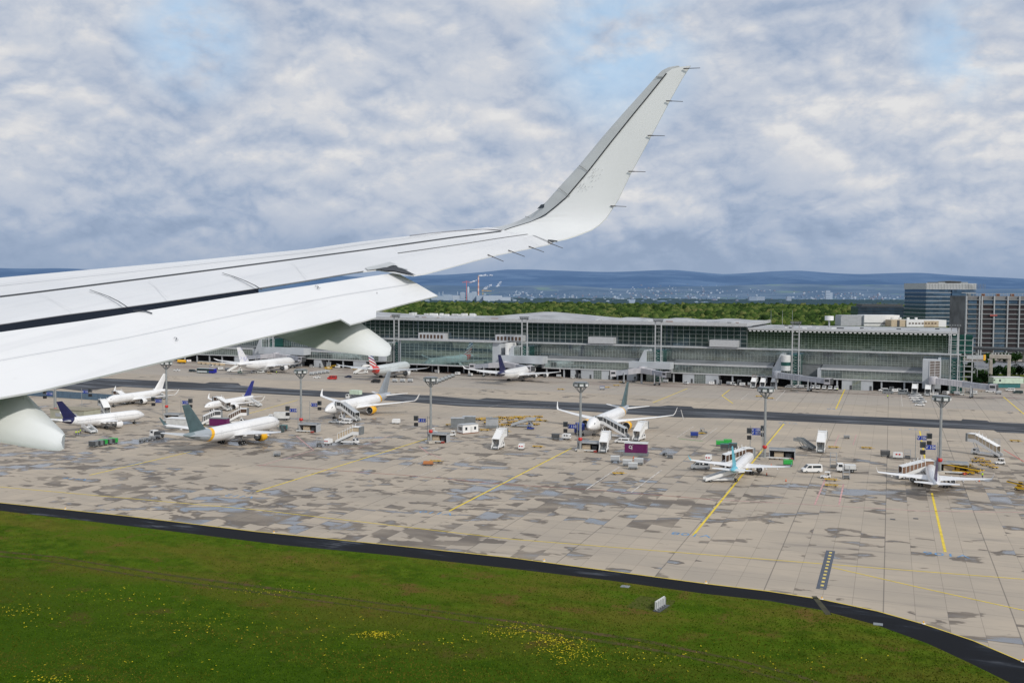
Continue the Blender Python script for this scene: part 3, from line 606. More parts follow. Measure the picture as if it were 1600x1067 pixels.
term = thing('airport_terminal', 'long glazed terminal with grey flat roof along the far side of the apron', 'terminal building', (-200, 585, 0))
TO = term.location.copy()
def tb(mb, name, parent=None, label=None):
    mb.v = [tuple(Vector(p)-TO) for p in mb.v]; return mb.build(name, parent or term, label)
def grid(mb, u0, u1, v, z0, z1, du, dz, m, t=.16, proud=.14, tz=None):
    tz = tz or t; k = int(round((u1-u0)/du)); 
    for i in range(k+1): u = u0+(u1-u0)*i/k; mb.box((u, v-proud/2, (z0+z1)/2), (t, proud, z1-z0), m)
    k = int(round((z1-z0)/dz))
    for i in range(k+1): z = z0+(z1-z0)*i/k; mb.box(((u0+u1)/2, v-proud*.4, z), (u1-u0, proud*.8, tz), m)
UL, UA, UE = -640, -78, 33
tb(MB().box2((UL, 586, .2), (UE-2, 660, 20.6), mat('terminal_core', (.2,.21,.22), .8)), 'core')
tb(MB().box2((UL, 588.3, 20.9), (UA-.5, 655, 32.8), DGREY), 'upper_hall_core'); tb(MB().box2((UA-.4, 590.3, 20.9), (UE-1, 650, 31), DGREY), 'pier_core')
# roofs
mb = MB(); mb.box2((UL, 584.5, 33.0), (UA, 666, 34.9), ROOF); mb.box2((UL, 583.9, 33.4), (UA+.6, 584.5, 35.3), FASC); mb.box2((UA, 584.5, 33.4), (UA+.6, 666, 35.3), FASC); tb(mb, 'main_roof')
mb = MB(); mb.box2((UA+.7, 587.5, 31.3), (UE+.5, 656, 32.4), ROOF); mb.box2((UA+.7, 586.9, 31.5), (UE+.5, 587.5, 32.6), FASC)
tb(mb, 'pier_roof')
for i in range(46): tb(MB().box((UA+2+i*2.4, 586.7, 30.9), (1.3, .25, .5), WHITE), 'roof_edge_light')
for (u0, u1, v0, v1, h) in ((-262,-178,597,664,4.3),(-172,-150,600,655,1.6),(-140,-118,600,655,1.7),(-112,-84,606,655,1.7),(-420,-330,600,660,3.4)):
    mb = MB(); c_ = ((u0+u1)/2, (v0+v1)/2); mb.add([(u0,v0,34.9),(u1,v0,34.9),(u1,v1,34.9),(u0,v1,34.9),(c_[0]+6,c_[1],34.9+h),(c_[0]-2,c_[1],34.9+h)], [(0,1,4,5),(1,2,4),(2,3,5,4),(3,0,5)], ROOF); tb(mb, 'roof_tent')
for _ in range(58):
    u = random.uniform(-330, -82); v = random.uniform(588, 612); tb(MB().box((u, v, 35.1), (random.uniform(1,7), random.uniform(.5,3), random.uniform(.2,.9)), random.choice([WHITE, FASC, DGREY, OFFW, RUST, LGREY])), 'roof_unit')
for _ in range(16): tb(MB().box((random.uniform(-335,-285), random.uniform(640,664), 35.6), (random.uniform(1,4), 2, random.uniform(1,2.6)), random.choice([WHITE, OFFW])), 'roof_unit')
for _ in range(24): tb(MB().box((random.uniform(-72, 28), random.uniform(592, 640), 32.6), (random.uniform(.5,5), 2, random.uniform(.2,1.)), random.choice([WHITE, FASC, LGREY, DGREY])), 'roof_unit')
for u in (-73, -66, -60): tb(MB().tube((u, 640, 32), (u, 640, 42), .12, .05, LGREY, 5), 'roof_mast')
mb = MB(); mb.lathe([(2.6,0),(2.6,2.6),(.1,2.7)], WHITE, 14, (-37, 630, 36.5)); mb.tube((-37,630,32.4), (-37,630,36.6), .5, .5, LGREY); tb(mb, 'roof_tank')
# glazed walls
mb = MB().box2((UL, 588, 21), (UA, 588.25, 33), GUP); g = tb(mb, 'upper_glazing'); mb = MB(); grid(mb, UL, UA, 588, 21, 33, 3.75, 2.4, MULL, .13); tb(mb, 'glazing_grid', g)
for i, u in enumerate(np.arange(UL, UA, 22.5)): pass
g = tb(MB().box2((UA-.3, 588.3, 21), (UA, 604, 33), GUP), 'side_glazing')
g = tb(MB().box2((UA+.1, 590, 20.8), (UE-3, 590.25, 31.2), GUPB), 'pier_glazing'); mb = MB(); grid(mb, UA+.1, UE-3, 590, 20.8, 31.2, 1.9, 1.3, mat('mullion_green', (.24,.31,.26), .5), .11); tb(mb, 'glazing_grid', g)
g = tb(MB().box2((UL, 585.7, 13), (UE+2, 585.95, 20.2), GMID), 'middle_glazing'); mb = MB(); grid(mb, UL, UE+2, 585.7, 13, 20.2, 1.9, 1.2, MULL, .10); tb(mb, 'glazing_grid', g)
tb(MB().box2((UL, 583.9, 20.2), (UE+2.5, 590, 20.9), FASC), 'balcony_slab')
# sloped ledge & lower storey between gate towers
TOWERS = [-404.5, -303, -211, -125.5, -46.9, 34]
SEG = [(-640,-424),(-396,-312),(-200,-141),(-119,-61.5),(-35,21.5)]
for (a_, b_) in SEG:
    v0 = 577.5
    mb = MB(); mb.add([(a_,585.7,13.1),(b_,585.7,13.1),(b_,v0,11.3),(a_,v0,11.3)], [(0,1,2,3)], SLOPE); mb.box2((a_-.3, v0-.5, 10.5), (b_+.3, v0+.1, 11.6), FASC); tb(mb, 'ledge_roof')
    g = tb(MB().box2((a_, v0, 6.0), (b_, v0+.25, 10.5), GLOW), 'lower_glazing'); mb = MB(); grid(mb, a_, b_, v0, 6.0, 10.5, 1.9, 1.1, MULL, .10); tb(mb, 'glazing_grid', g)
    mb = MB(); mb.box2((a_-2, v0-.3, 6), (a_-.05, 585.6, 11.2), PANEL); mb.box2((b_+.05, v0-.3, 6), (b_+2, 585.6, 11.2), PANEL); tb(mb, 'end_wall')
    tb(MB().box2((a_-2, v0-.25, 5.3), (b_+2, 585, 5.95), FASC), 'soffit_beam')
tb(MB().box2((UL, 583.5, 0), (UE, 585.6, 5.3), BAYD), 'service_bay_shade')  # near-black block; its colour stands for the shade inside the open bays
for u in np.arange(-636, 24, 11.5): tb(MB().box((u, 578.3, 2.65), (.8, .8, 5.3), LGREY), 'bay_column')
for (a_, b_, m_) in ((-113,-106,PANEL),(-106,-99.5,GLOW),(-99.5,-92,PANEL),(-147,-141,PANEL),(-135,-130,GLOW),(-176,-168,PANEL),(-168,-163,GLOW),(-163,-157,PANEL),(-183,-180,PANEL),(-24,-18.5,PANEL),(-18.5,-14,GLOW),(-14,-8,PANEL),(-372,-366,PANEL),(-392,-384,PANEL),(-340,-330,PANEL),(-440,-432,PANEL)):
    mb = MB(); mb.box2((a_, 577.6, 0), (b_, 585, 5.28), m_)
    if m_ is GLOW: grid(mb, a_, b_, 577.6, 0, 5.28, 1.3, 1.05, MULL, .12)
    else: mb.box(((a_+b_)/2+2, 577.5, 1.3), (1.1, .1, 2.4), DGREY)
    tb(mb, 'bay_wall')
# projecting mirror hall on the left
mb = MB(); mb.box2((-300, 571.2, 5.6), (-228, 585.6, 20.8), PANEL); mb.box2((-301, 569.5, 20.8), (-227, 590, 21.4), FASC); mb.box2((-300.5, 570.2, 4.9), (-228, 571.4, 5.6), FASC); tb(mb, 'mirror_hall')
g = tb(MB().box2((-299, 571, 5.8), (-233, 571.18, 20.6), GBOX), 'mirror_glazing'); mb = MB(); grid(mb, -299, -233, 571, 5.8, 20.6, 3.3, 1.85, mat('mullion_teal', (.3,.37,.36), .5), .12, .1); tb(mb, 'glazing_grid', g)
for u in (-296, -272, -250, -231): tb(MB().tube((u, 572.5, 0), (u, 572.5, 5), .55, .55, OFFW), 'hall_column')
tb(MB().box2((-300, 580, 0), (-228, 583, 4.9), BAYD), 'service_bay_shade')  # same near-black block, painted shade below the hall
# boxes hanging on the upper glazing
for (u, w_, open_) in ((-283,19.5,1),(-227,19,1),(-165.5,16.5,0),(-90.5,16.5,0)):
    mb = MB(); mb.box2((u-w_/2, 583, 21.3), (u+w_/2, 588, 25.2), FASC)
    if open_:
        for k in range(7): mb.box((u-w_/2+2+k*(w_-4)/6, 582.95, 22.9), (1.5, .2, 2.4), DKBROWN)
    tb(mb, 'facade_box')
# floodlight pylons + stair towers + slanted walls, one per gate
def pylon_tower(u, full=1):
    mb = MB()
    for d in (-3.6, 0): mb.box2((u+d-.28, 574.8, 0), (u+d+.28, 575.4, 35.5), FASC)
    for z in np.arange(20, 35, 2.4): mb.box((u-1.8, 575.1, z), (3.2, .15, .15), FASC)
    mb.box((u-1.8, 574.6, 35.8), (5.4, 1.6, .5), DGREY); mb.box((u-1.8, 574.4, 37.0), (6.6, .5, .35), DGREY)
    for k in range(5): mb.box((u-4.2+k*1.2, 574.2, 36.4), (.75, .5, .8), MGREY)
    p = tb(mb, 'floodlight_pylon')
    mb = MB(); mb.box2((u-4.2, 575.6, 0), (u+.8, 585.5, 18.6), GTOW); p = tb(mb, 'stair_tower')
    mb = MB()
    for z in np.arange(0, 18.6, 3.1):
        mb.box((u-1.7, 575.5, z), (5.2, .2, .22), MULL); mb.tube((u-4, 575.5, z), (u+.6, 575.5, z+3), .09, .09, MULL, 4); mb.tube((u+.6, 575.5, z), (u-4, 575.5, z+3), .09, .09, MULL, 4)
    for d in (-4.3, .9): mb.box((u+d, 575.5, 9.3), (.25, .25, 18.6), MULL)
    tb(mb, 'tower_bracing', p)
    mb = MB(); pr = [(0,6.3),(0,9.5),(4.5,18.8),(5.8,18.8),(5.8,6.3)]
    mb.prism([(u-14+a_, b_) for a_, b_ in pr], 572.5, 585.4, PANEL); p = tb(mb, 'slanted_stairwell')
    mb = MB(); mb.box2((u-8.2, 573.5, 6.3), (u-4.4, 585.3, 18.2), GLOW); grid(mb, u-8.2, u-4.4, 573.5, 6.3, 18.2, 1.3, 1.1, MULL, .12); tb(mb, 'stairwell_glazing', p)
for u in TOWERS: pylon_tower(u)
# open lattice at the right end
mb = MB()
for u in (29.5, 33.5, 37.2, 41): 
    for v in (586.5, 592): mb.box2((u-.22, v, 0), (u+.22, v+.45, 31.5 if u < 38 else 29), FASC)
for z in np.arange(3, 31, 2.8): mb.box((35.2, 586.4, z), (12, .25, .22), FASC); mb.box((35.2, 592.3, z), (12, .25, .22), FASC)
mb.box2((28.5, 590, 20.9), (41, 591, 31), GTOW); mb.box2((30, 587, 0), (36.5, 588, 20), GTOW); tb(mb, 'lattice_end_frame')
# gangways
def sleeve(mb, a_, b_, w_, h_, m, t=1.0):
    a_, b_ = Vector(a_), Vector(b_); d = (b_-a_); dh = Vector((d.x, d.y, 0)).normalized(); nn = Vector((-dh.y, dh.x, 0))*w_/2; up = Vector((0,0,h_/2))
    r = lambda p, k: [p+nn*k+up*k, p-nn*k+up*k, p-nn*k-up*k, p+nn*k-up*k]
    mb.loft([r(a_, 1), r(b_, t)], m, smooth=False)
BRW = mat('bridge_pale_lilac_metal', (.52,.51,.54), .5, var=.15, vs=.25); BRD = mat('bridge_grey_side', (.33,.35,.40), .5, var=.15)
def jet_bridge(label, rot, tunnels, body=BRW, pier=None):
    """rot=(u,v) rotunda; tunnels: list of end points (u,v,z)"""
    t = thing('jet_bridge', label, 'jet bridge', (rot[0], rot[1], 0))
    q = Vector((rot[0], rot[1], 0))
    mb = MB(); mb.lathe([(2.2,6.0),(2.3,6.2),(2.3,9.4),(2.1,9.8),(.1,9.9)], body, 12); mb.build('rotunda', t)
    mb = MB(); mb.tube((0,0,0),(0,0,6),.6,.6,LGREY); mb.build('rotunda_column', t)
    if pier:
        mb = MB(); sleeve(mb, (0,0,7.9), (pier[0]-q.x, pier[1]-q.y, 8.2), 3.2, 3.2, PANEL); mb.build('fixed_corridor', t)
    for e in tunnels:
        E_ = Vector(e)-q; S_ = Vector((0,0,7.8)); mid = S_.lerp(E_, .52)
        mb = MB(); sleeve(mb, S_+(E_-S_)*.06, mid, 3.5, 3.0, body); sleeve(mb, mid-(E_-S_)*.03, E_, 3.0, 2.6, BRD if body is BRW else body); 
        o = mb.build('tunnel', t); mb = MB(); d = (E_-S_); dh = Vector((d.x, d.y, 0)).normalized(); nn = Vector((-dh.y, dh.x, 0))
        for k in np.arange(.08, .5, .05):
            p = S_+(E_-S_)*k
            for s in (-1, 1): mb.box(p+nn*s*1.78, (.12,.12,2.9), LGREY, rz=math.atan2(dh.y, dh.x))
        mb.build('tunnel_ribs', o)
        mb = MB(); ang = math.atan2(dh.y, dh.x)
        mb.box(E_+dh*1.4, (3.4, 3.9, 3.3), BRW, rz=ang); mb.box(E_+dh*3.2, (.5, 3.5, 3.0), DGREY, rz=ang); o = mb.build('cab', t); mb = MB(); mb.box(E_+dh*1.4+nn*1.97+Vector((0,0,.4)), (2.4,.1,1.2), GLASSD, rz=ang); mb.box(E_+dh*1.4-nn*1.97+Vector((0,0,.4)), (2.4,.1,1.2), GLASSD, rz=ang); mb.build('cab_window', o)
        p = S_.lerp(E_, .68); mb = MB()
        for s in (-1, 1): mb.tube(p+nn*s*2.1, Vector((p.x, p.y, .8))+nn*s*2.1, .28, .28, LGREY)
        mb.box(Vector((p.x, p.y, 1.)), (.8, 4.6, .6), MGREY, rz=ang); mb.build('wheel_column', t)
        mb = MB()
        for s in (-1, 1): w_ = Vector((p.x, p.y, .6))+nn*s*1.9; mb.tube(w_-nn*.3, w_+nn*.3, .6, .6, BLACK, 10)
        mb.build('wheels', t)
    return t
jet_bridge('pale jet bridge with two tunnels reaching out in front of the fourth glazed stair tower', (-133, 562), [(-117,553,6.6),(-147,556,5.8)], pier=(-133.5, 578))
jet_bridge('single grey jet bridge stretching right from the cylindrical turret by the parked white lorries', (-57, 564), [(-30,556,6.2)], BRD, pier=(-57, 578))
jet_bridge('rightmost jet bridge with lilac grey tunnel running toward the mint sheds', (22.5, 566), [(49,560,6.0)], BRW, pier=(22.5, 578))
jet_bridge('short pale jet bridge beneath the white side wall of the mirrored hall', (-222, 566), [(-240,561,6.2),(-203,560,6.4)], pier=(-221, 580))
jet_bridge('cream jet bridge beside the white wide-body jet with the pale tail', (-396, 568), [(-414,560,6.3),(-372,563,6.5)], pier=(-396, 580))
for a_, b_ in (((-226,568.5,8.5),(-198,577,13.0)), ((-412,568.5,8.5),(-374,577,13.)), ((-143,568,8.2),(-118,576,12.))): tb(MB().box2(a_, b_, PANEL), 'gate_lobby')
tb(MB().box2((-224,571,13.2),(-222.5,585,20.7),WHITE), 'hall_end_panel')
mb = MB(); mb.lathe([(2.6,9.8),(2.6,18.2),(2.3,18.4),(.1,18.5)], OFFW, 16, (-53.2, 570.5, 0)); mb.lathe([(2.65,12.6),(2.65,14.6)], GTOW, 16, (-53.2, 570.5, 0)); tb(mb, 'turret')
mb = MB(); mb.box2((17,571,3.0), (26,582,18.2), PANEL); g = tb(mb, 'white_stair_block'); mb = MB(); mb.box2((20.5,570.8,9.2), (25.5,571,17.6), DKBROWN); grid(mb, 20.5, 25.5, 570.8, 9.2, 17.6, 2.5, .85, WHITE, .2); tb(mb, 'louvre_window', g)
# ================================================================ behind the terminal
# forest
m, nt, b = newmat('forest_foliage'); N = NB(nt); t, x, y, z = N.obj(); geo = nt.nodes.new('ShaderNodeNewGeometry')
rp = nt.nodes.new('ShaderNodeValToRGB'); N.l(N.m('ADD', N.m('MULTIPLY', geo.outputs['Random Per Island'], .65), N.m('MULTIPLY', N.noise(t, .012, 4), .45)), rp.inputs[0])
cr = rp.color_ramp; cr.elements[0].position = .2; cr.elements[0].color = (.018,.036,.012,1); cr.elements[1].position = .95; cr.elements[1].color = (.17,.17,.06,1)
for p_, c_ in ((.42,(.04,.075,.018,1)), (.6,(.07,.115,.026,1)), (.8,(.13,.165,.045,1))):
    e = cr.elements.new(p_); e.color = c_
c = N.mix(N.m('MULTIPLY', N.step(N.noise(t, .5, 5, .7), .4, .65), .6), rp.outputs[0], (.008,.02,.006)); N.l(c, b.inputs['Base Color']); b.inputs['Roughness'].default_value = 1; b.inputs['Specular IOR Level'].default_value = .05
FOREST = m
def icos(sub):
    import bmesh
    bm = bmesh.new(); bmesh.ops.create_icosphere(bm, subdivisions=sub, radius=1); v = np.array([p.co[:] for p in bm.verts]); f = np.array([[q.index for q in p.verts] for p in bm.faces]); bm.free(); return v, f
v1, f1 = icos(2)
def crowns(P, rad, hts, name, mt, squash=1.15):
    k = len(P); nv = len(v1); a = RNG.uniform(0, math.tau, k); ca, sa = np.cos(a)[:,None], np.sin(a)[:,None]
    nz = 1+RNG.normal(0, .16, (k, nv)); vx = v1[None,:,0]*nz; vy = v1[None,:,1]*nz; vz = v1[None,:,2]*nz*squash
    co_ = np.stack([(vx*ca-vy*sa)*rad[:,None]+P[:,0:1], (vx*sa+vy*ca)*rad[:,None]+P[:,1:2], vz*rad[:,None]+hts[:,None]], -1).astype(np.float32)
    fa = (f1[None]+(np.arange(k)*nv)[:,None,None]).astype(np.int32).ravel(); nf = k*len(f1)
    me = bpy.data.meshes.new(name); me.vertices.add(k*nv); me.vertices.foreach_set('co', co_.ravel()); me.loops.add(nf*3); me.loops.foreach_set('vertex_index', fa)
    me.polygons.add(nf); me.polygons.foreach_set('loop_start', np.arange(0, nf*3, 3, dtype=np.int32)); me.polygons.foreach_set('loop_total', np.full(nf, 3, dtype=np.int32)); me.update(); me.materials.append(mt)
    o = bpy.data.objects.new(name, me); COL.objects.link(o); return o
Pf = []
for D0, D1, sp_ in ((690, 1000, 5.6), (1000, 1500, 7.6), (1500, 2500, 12)):
    D = D0
    while D < D1:
        w0 = -330/F_*D if D0 < 1500 else -260/F_*D; w1 = 690/F_*D; X_ = w0
        while X_ < w1:
            p = c2w(X_+random.uniform(-.5,.5)*sp_, D+random.uniform(-.5,.5)*sp_, 0); Pf.append((p.x, p.y, sp_)); X_ += sp_*random.uniform(.75, 1.3)
        D += sp_*.95
Pf = np.array([p for p in Pf if p[1] > 676]); rr = Pf[:,2]*RNG.uniform(.42, .72, len(Pf)); hh = 17+RNG.normal(0, 2.2, len(Pf))+2.0*np.sin(Pf[:,0]/70)*np.cos(Pf[:,1]/95)
fo = crowns(Pf[:,:2], rr, hh-rr*.4, 'forest', FOREST); fo['kind'] = 'stuff'; fo['label'] = 'dense green woodland spreading behind the terminal'; fo['category'] = 'forest'
# hills: aerial haze is put into the bluish colours, also towards the ridge
m, nt, b = newmat('hill_haze_blue'); N = NB(nt); t, x, y, z = N.obj()
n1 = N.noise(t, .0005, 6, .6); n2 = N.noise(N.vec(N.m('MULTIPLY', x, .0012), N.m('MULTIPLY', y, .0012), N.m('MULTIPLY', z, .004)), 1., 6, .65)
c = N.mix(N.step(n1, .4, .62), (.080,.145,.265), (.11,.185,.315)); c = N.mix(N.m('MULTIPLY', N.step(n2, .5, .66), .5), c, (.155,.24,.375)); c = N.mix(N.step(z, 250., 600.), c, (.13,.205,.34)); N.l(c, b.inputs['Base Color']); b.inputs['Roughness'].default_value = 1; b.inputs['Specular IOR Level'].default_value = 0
HB = m
def ridge(D, prof, back, m, name, seed, amp):
    rnd = random.Random(seed); X_ = np.arange(-900, 2500, 12); ys = np.interp(X_, [p[0] for p in prof], [p[1] for p in prof]); rows = []
    ph = [rnd.uniform(0, 6) for _ in range(6)]
    for j, fr in enumerate(np.linspace(0, 1, 14)):
        row = []
        for x, y in zip(X_, ys):
            DD = D-back*(1-fr); top = (455-(y+amp*sum(math.sin(x/(30+27*k)+ph[k])/(k+1.5) for k in range(6))))/F_*D+H_
            z = top*(fr**1.6)*(1+.22*math.sin(x/46+fr*5+ph[0])*(1-fr)+.12*math.sin(x/19+fr*11+ph[1])*(1-fr)); row.append(c2w((x-800)/F_*DD, DD, z-H_-3*(1-fr)))
        rows.append(row)
    mb = MB(); mb.loft(rows, m, cap=False, closed=False); return struct(mb.build(name))
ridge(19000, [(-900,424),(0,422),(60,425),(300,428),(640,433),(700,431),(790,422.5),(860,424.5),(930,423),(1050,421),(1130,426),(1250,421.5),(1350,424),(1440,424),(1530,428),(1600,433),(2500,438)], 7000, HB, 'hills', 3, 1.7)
m2, nt, b = newmat('foothill_haze_blue'); N = NB(nt); t, x, y, z = N.obj(); n1 = N.noise(t, .0009, 6, .65)
c = N.mix(N.step(n1, .42, .62), (.10,.16,.25), (.15,.215,.305)); c = N.mix(N.m('MULTIPLY', N.step(N.noise(t, .002, 5), .6, .66), .5), c, (.2,.3,.24)); N.l(c, b.inputs['Base Color']); b.inputs['Roughness'].default_value = 1; b.inputs['Specular IOR Level'].default_value = 0  # foothill blues hold the distance haze in the base colour
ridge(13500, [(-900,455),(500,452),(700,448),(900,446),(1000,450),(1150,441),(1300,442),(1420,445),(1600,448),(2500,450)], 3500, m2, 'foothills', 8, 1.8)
# low cloud lying on the hills is part of the sky
# town: house and tree colours are shifted blue to stand for haze
TW1 = mat('far_house_pale', (.36,.44,.54), .9); TW2 = mat('far_house_grey', (.17,.25,.37), .9); TW3 = mat('far_house_roof', (.22,.23,.30), .9); TWW = mat('far_white', (.44,.51,.60), .8); FARTREE = mat('far_trees_haze_blue', (.06,.10,.125), 1, spec=0)
def far_building(name, px, py, w_, h_, D, m, label, cat, group=None, storeys=0, base=0.0, extra=None):
    p = atd(px, 455, D); q = thing(name, label, cat, (p.x, p.y, base), AZ, group)
    mb = MB(); mb.box((0,0,h_/2), (w_, w_*.6+8, h_), m); mb.build('wall', q); mb = MB(); mb.box((w_*.1,0,h_+1.2), (w_*.5, 8, 2.4), TW2); mb.build('roof', q)
    if storeys:
        mb = MB()
        for k in range(storeys): mb.box((0, -(w_*.6+8)/2-.1, h_*(k+.5)/storeys), (w_*.95, .3, h_/storeys*.4), TW2)
        mb.build('window_band', q)
    return q
D = 5200.; s_ = D/F_
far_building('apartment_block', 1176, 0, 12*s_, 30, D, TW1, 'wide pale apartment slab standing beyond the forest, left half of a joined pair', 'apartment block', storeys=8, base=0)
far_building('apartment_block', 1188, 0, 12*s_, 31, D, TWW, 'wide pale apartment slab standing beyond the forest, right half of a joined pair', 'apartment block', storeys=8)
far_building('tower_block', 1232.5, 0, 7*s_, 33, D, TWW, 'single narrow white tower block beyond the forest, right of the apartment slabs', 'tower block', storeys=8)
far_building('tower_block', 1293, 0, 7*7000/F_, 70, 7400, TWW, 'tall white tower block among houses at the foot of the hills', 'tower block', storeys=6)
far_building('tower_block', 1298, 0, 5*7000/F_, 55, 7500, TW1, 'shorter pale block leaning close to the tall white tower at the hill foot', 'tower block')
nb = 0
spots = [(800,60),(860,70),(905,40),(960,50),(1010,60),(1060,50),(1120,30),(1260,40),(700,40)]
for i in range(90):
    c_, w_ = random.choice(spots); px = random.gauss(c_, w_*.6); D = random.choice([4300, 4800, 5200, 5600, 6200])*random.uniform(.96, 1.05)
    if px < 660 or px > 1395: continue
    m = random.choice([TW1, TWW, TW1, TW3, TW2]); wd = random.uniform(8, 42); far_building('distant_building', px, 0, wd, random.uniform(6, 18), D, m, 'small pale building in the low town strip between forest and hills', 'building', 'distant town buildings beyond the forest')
# far hillside villages: too many to tell apart
mb = MB()
def speck(px, py, D, base, w_, h_, m): p = atd(px, 455, D); mb.box((p.x, p.y, base+h_/2), (w_, w_*.7, h_), m, rz=AZ)
for (cx, cy, sx, sy, n) in ((1040,453,42,5,120),(1100,449,22,4,60),(1330,455,60,6,150),(1190,452,20,2.5,50),(1380,462,30,3,80),(820,458,18,2.5,50),(1290,464,50,2.5,90),(940,464,60,3,100),(1130,463,45,4,110),(800,463,30,2,50),(1000,458,60,5,90),(840,466,70,2,90)):
    for _ in range(int(n*.62)):
        px = random.gauss(cx, sx); py = random.gauss(cy, sy); 
        if py < 437: continue
        D = 7500+ (466-min(py, 466))*330; z_ = (455-py)/F_*D+H_; w_ = random.uniform(7, 22); speck(px, py, D, z_-3, w_, random.uniform(7, 16), random.choice([TW1, TW2, TWW, TW2, TW2, TW3]))
o = mb.build('hillside_villages', kind='stuff', label='hundreds of tiny pale houses scattered across the blue foothills', category='village')
mb = MB()
for _ in range(1500):
    px = random.uniform(600, 1420); D = random.uniform(3200, 6500); p = atd(px, 455, D); r_ = random.uniform(8, 22); mb.box((p.x, p.y, 5), (r_*4, r_, random.uniform(10, 15)), FARTREE, rz=AZ, taper=.6)
o = mb.build('distant_woodland', kind='stuff', label='thin blue green tree belts between the pale town buildings', category='woodland')
# power plant
D = 4600.; s_ = D/F_
def far_thing(name, label, cat, px, D=D): p = atd(px, 455, D); return thing(name, label, cat, (p.x, p.y, 0), AZ)
def bandmat(name, a_, b_, per):
    m, nt, b = newmat(name); N = NB(nt); t, x, y, z = N.obj(); N.l(N.mix(N.m('GREATER_THAN', N.m('FRACT', N.m('DIVIDE', z, per)), .5), a_, b_), b.inputs['Base Color']); b.inputs['Roughness'].default_value = .8; return m
HT = lambda py, D=D: (455-py)/F_*D+H_
q = far_thing('chimney', 'tall red and white banded chimney with drifting steam', 'chimney', 747.5); mb = MB(); mb.lathe([(3.9,0),(2.6,HT(431))], bandmat('chimney_bands', (.75,.55,.5), (.6,.33,.28), 26), 10); mb.build('shaft', q); MB().lathe([(2.9,HT(431)),(3.0,HT(430.5)),(.1,HT(430.4))], TW2, 10).build('rim', q)
q = far_thing('silo', 'thick white silo tower beside the red crane', 'silo', 731.5); mb = MB(); mb.lathe([(5.5,0),(5.5,HT(450)),(3.5,HT(449)),(.1,HT(448))], TWW, 12); mb.build('shell', q)
def crane(px, top, jl, jr, m, label):
    q = far_thing('tower_crane', label, 'crane', px); t_ = HT(top); mb = MB(); mb.box((0,0,t_/2), (2.4,2.4,t_), m); mb.build('mast', q); mb = MB(); mb.box(((jr-jl)/2*1, 0, t_-6), (jl+jr, 2.0, 2.2), m); mb.build('jib', q); mb = MB(); mb.box((-jl+5,0,t_-9), (8,3,5), TW2); mb.build('counterweight', q); mb = MB(); mb.tube((0,0,t_+1),(jr*.7,0,t_-5),.5,.5,m,4); mb.tube((0,0,t_+1),(-jl*.7,0,t_-5),.5,.5,m,4); mb.build('pendant_line', q)
REDF = mat('far_crane_red', (.6,.18,.2), .8); YELF = mat('far_crane_yellow', (.62,.42,.12), .8)
crane(729, 439.5, 22, 32, REDF, 'red tower crane with level jib rising over the power plant'); crane(754.5, 453, 6, 40, YELF, 'yellow tower crane with a long low jib right of the chimney')
for i, (px, w_, t_) in enumerate([(690,60,463),(712,50,462),(723,14,457),(741,15,456),(752,28,462),(770,55,462),(735,12,458),(700,26,461),(790,30,464)]):
    far_building('plant_hall', px, 0, w_*.62*s_/1.2, HT(t_), D-20*i, random.choice([TWW, TW1]), ['long pale plant hall at the left end of the power station', 'pale plant hall under the left of the red crane', 'narrow plant block just left of the red crane', 'boiler house directly left of the banded chimney', 'plant hall at the foot of the banded chimney', 'long low hall right of the yellow crane', 'slim block between silo and chimney', 'small roof block on the leftmost plant halls', 'small hall at the right end of the power station'][i], 'industrial hall')
for px, tp in ((692,456),(686,457),(715,456)):
    q = far_thing('flue_stack', {692:'slim white flue stack left of the red crane', 686:'leftmost slim flue stack of the power plant', 715:'slim flue stack nearest the red crane'}[px], 'flue stack', px); MB().lathe([(1.8,0),(1.4,HT(tp))], TWW, 8).build('shaft', q); MB().lathe([(1.6,HT(tp)),(1.6,HT(tp)+2)], TW2, 8).build('cap', q)
STEAM = None
m, nt, b = newmat('steam'); N = NB(nt); t, x, y, z = N.obj(); b.inputs['Base Color'].default_value = (.8,.84,.9,1); b.inputs['Roughness'].default_value = 1; N.l(N.m('MULTIPLY', N.step(N.noise(t, .12, 5, .6), .40, .66), .75), b.inputs['Alpha']); STEAM = m
for (px, py, dx, dy, n, lab) in ((749,431,2.4,-.1,9,'thin white steam plume trailing right from the tall chimney'), (735,441,1.7,-.55,6,'short steam puff drifting between crane and chimney'), (756,452,1.5,-.9,9,'white steam rising right of the chimney foot'), (777,447,1.3,-1.2,5,'faint steam wisp farthest right of the chimney')):
    mb = MB(); p0 = atd(px, py, D)
    for k in range(n): p = atd(px+dx*k+random.uniform(-.6,.6), py+dy*k+random.uniform(-.7,.7), D)-p0; mb.ball(p, random.uniform(3.2, 6.5), STEAM, (1.5,1,.8))
    o = mb.build('steam_plume', loc=p0); tag(o, lab, 'steam')
# ---- buildings at the right
def on(px, D, z=0): p = atd(px, 455, D); return Vector((p.x, p.y, z))
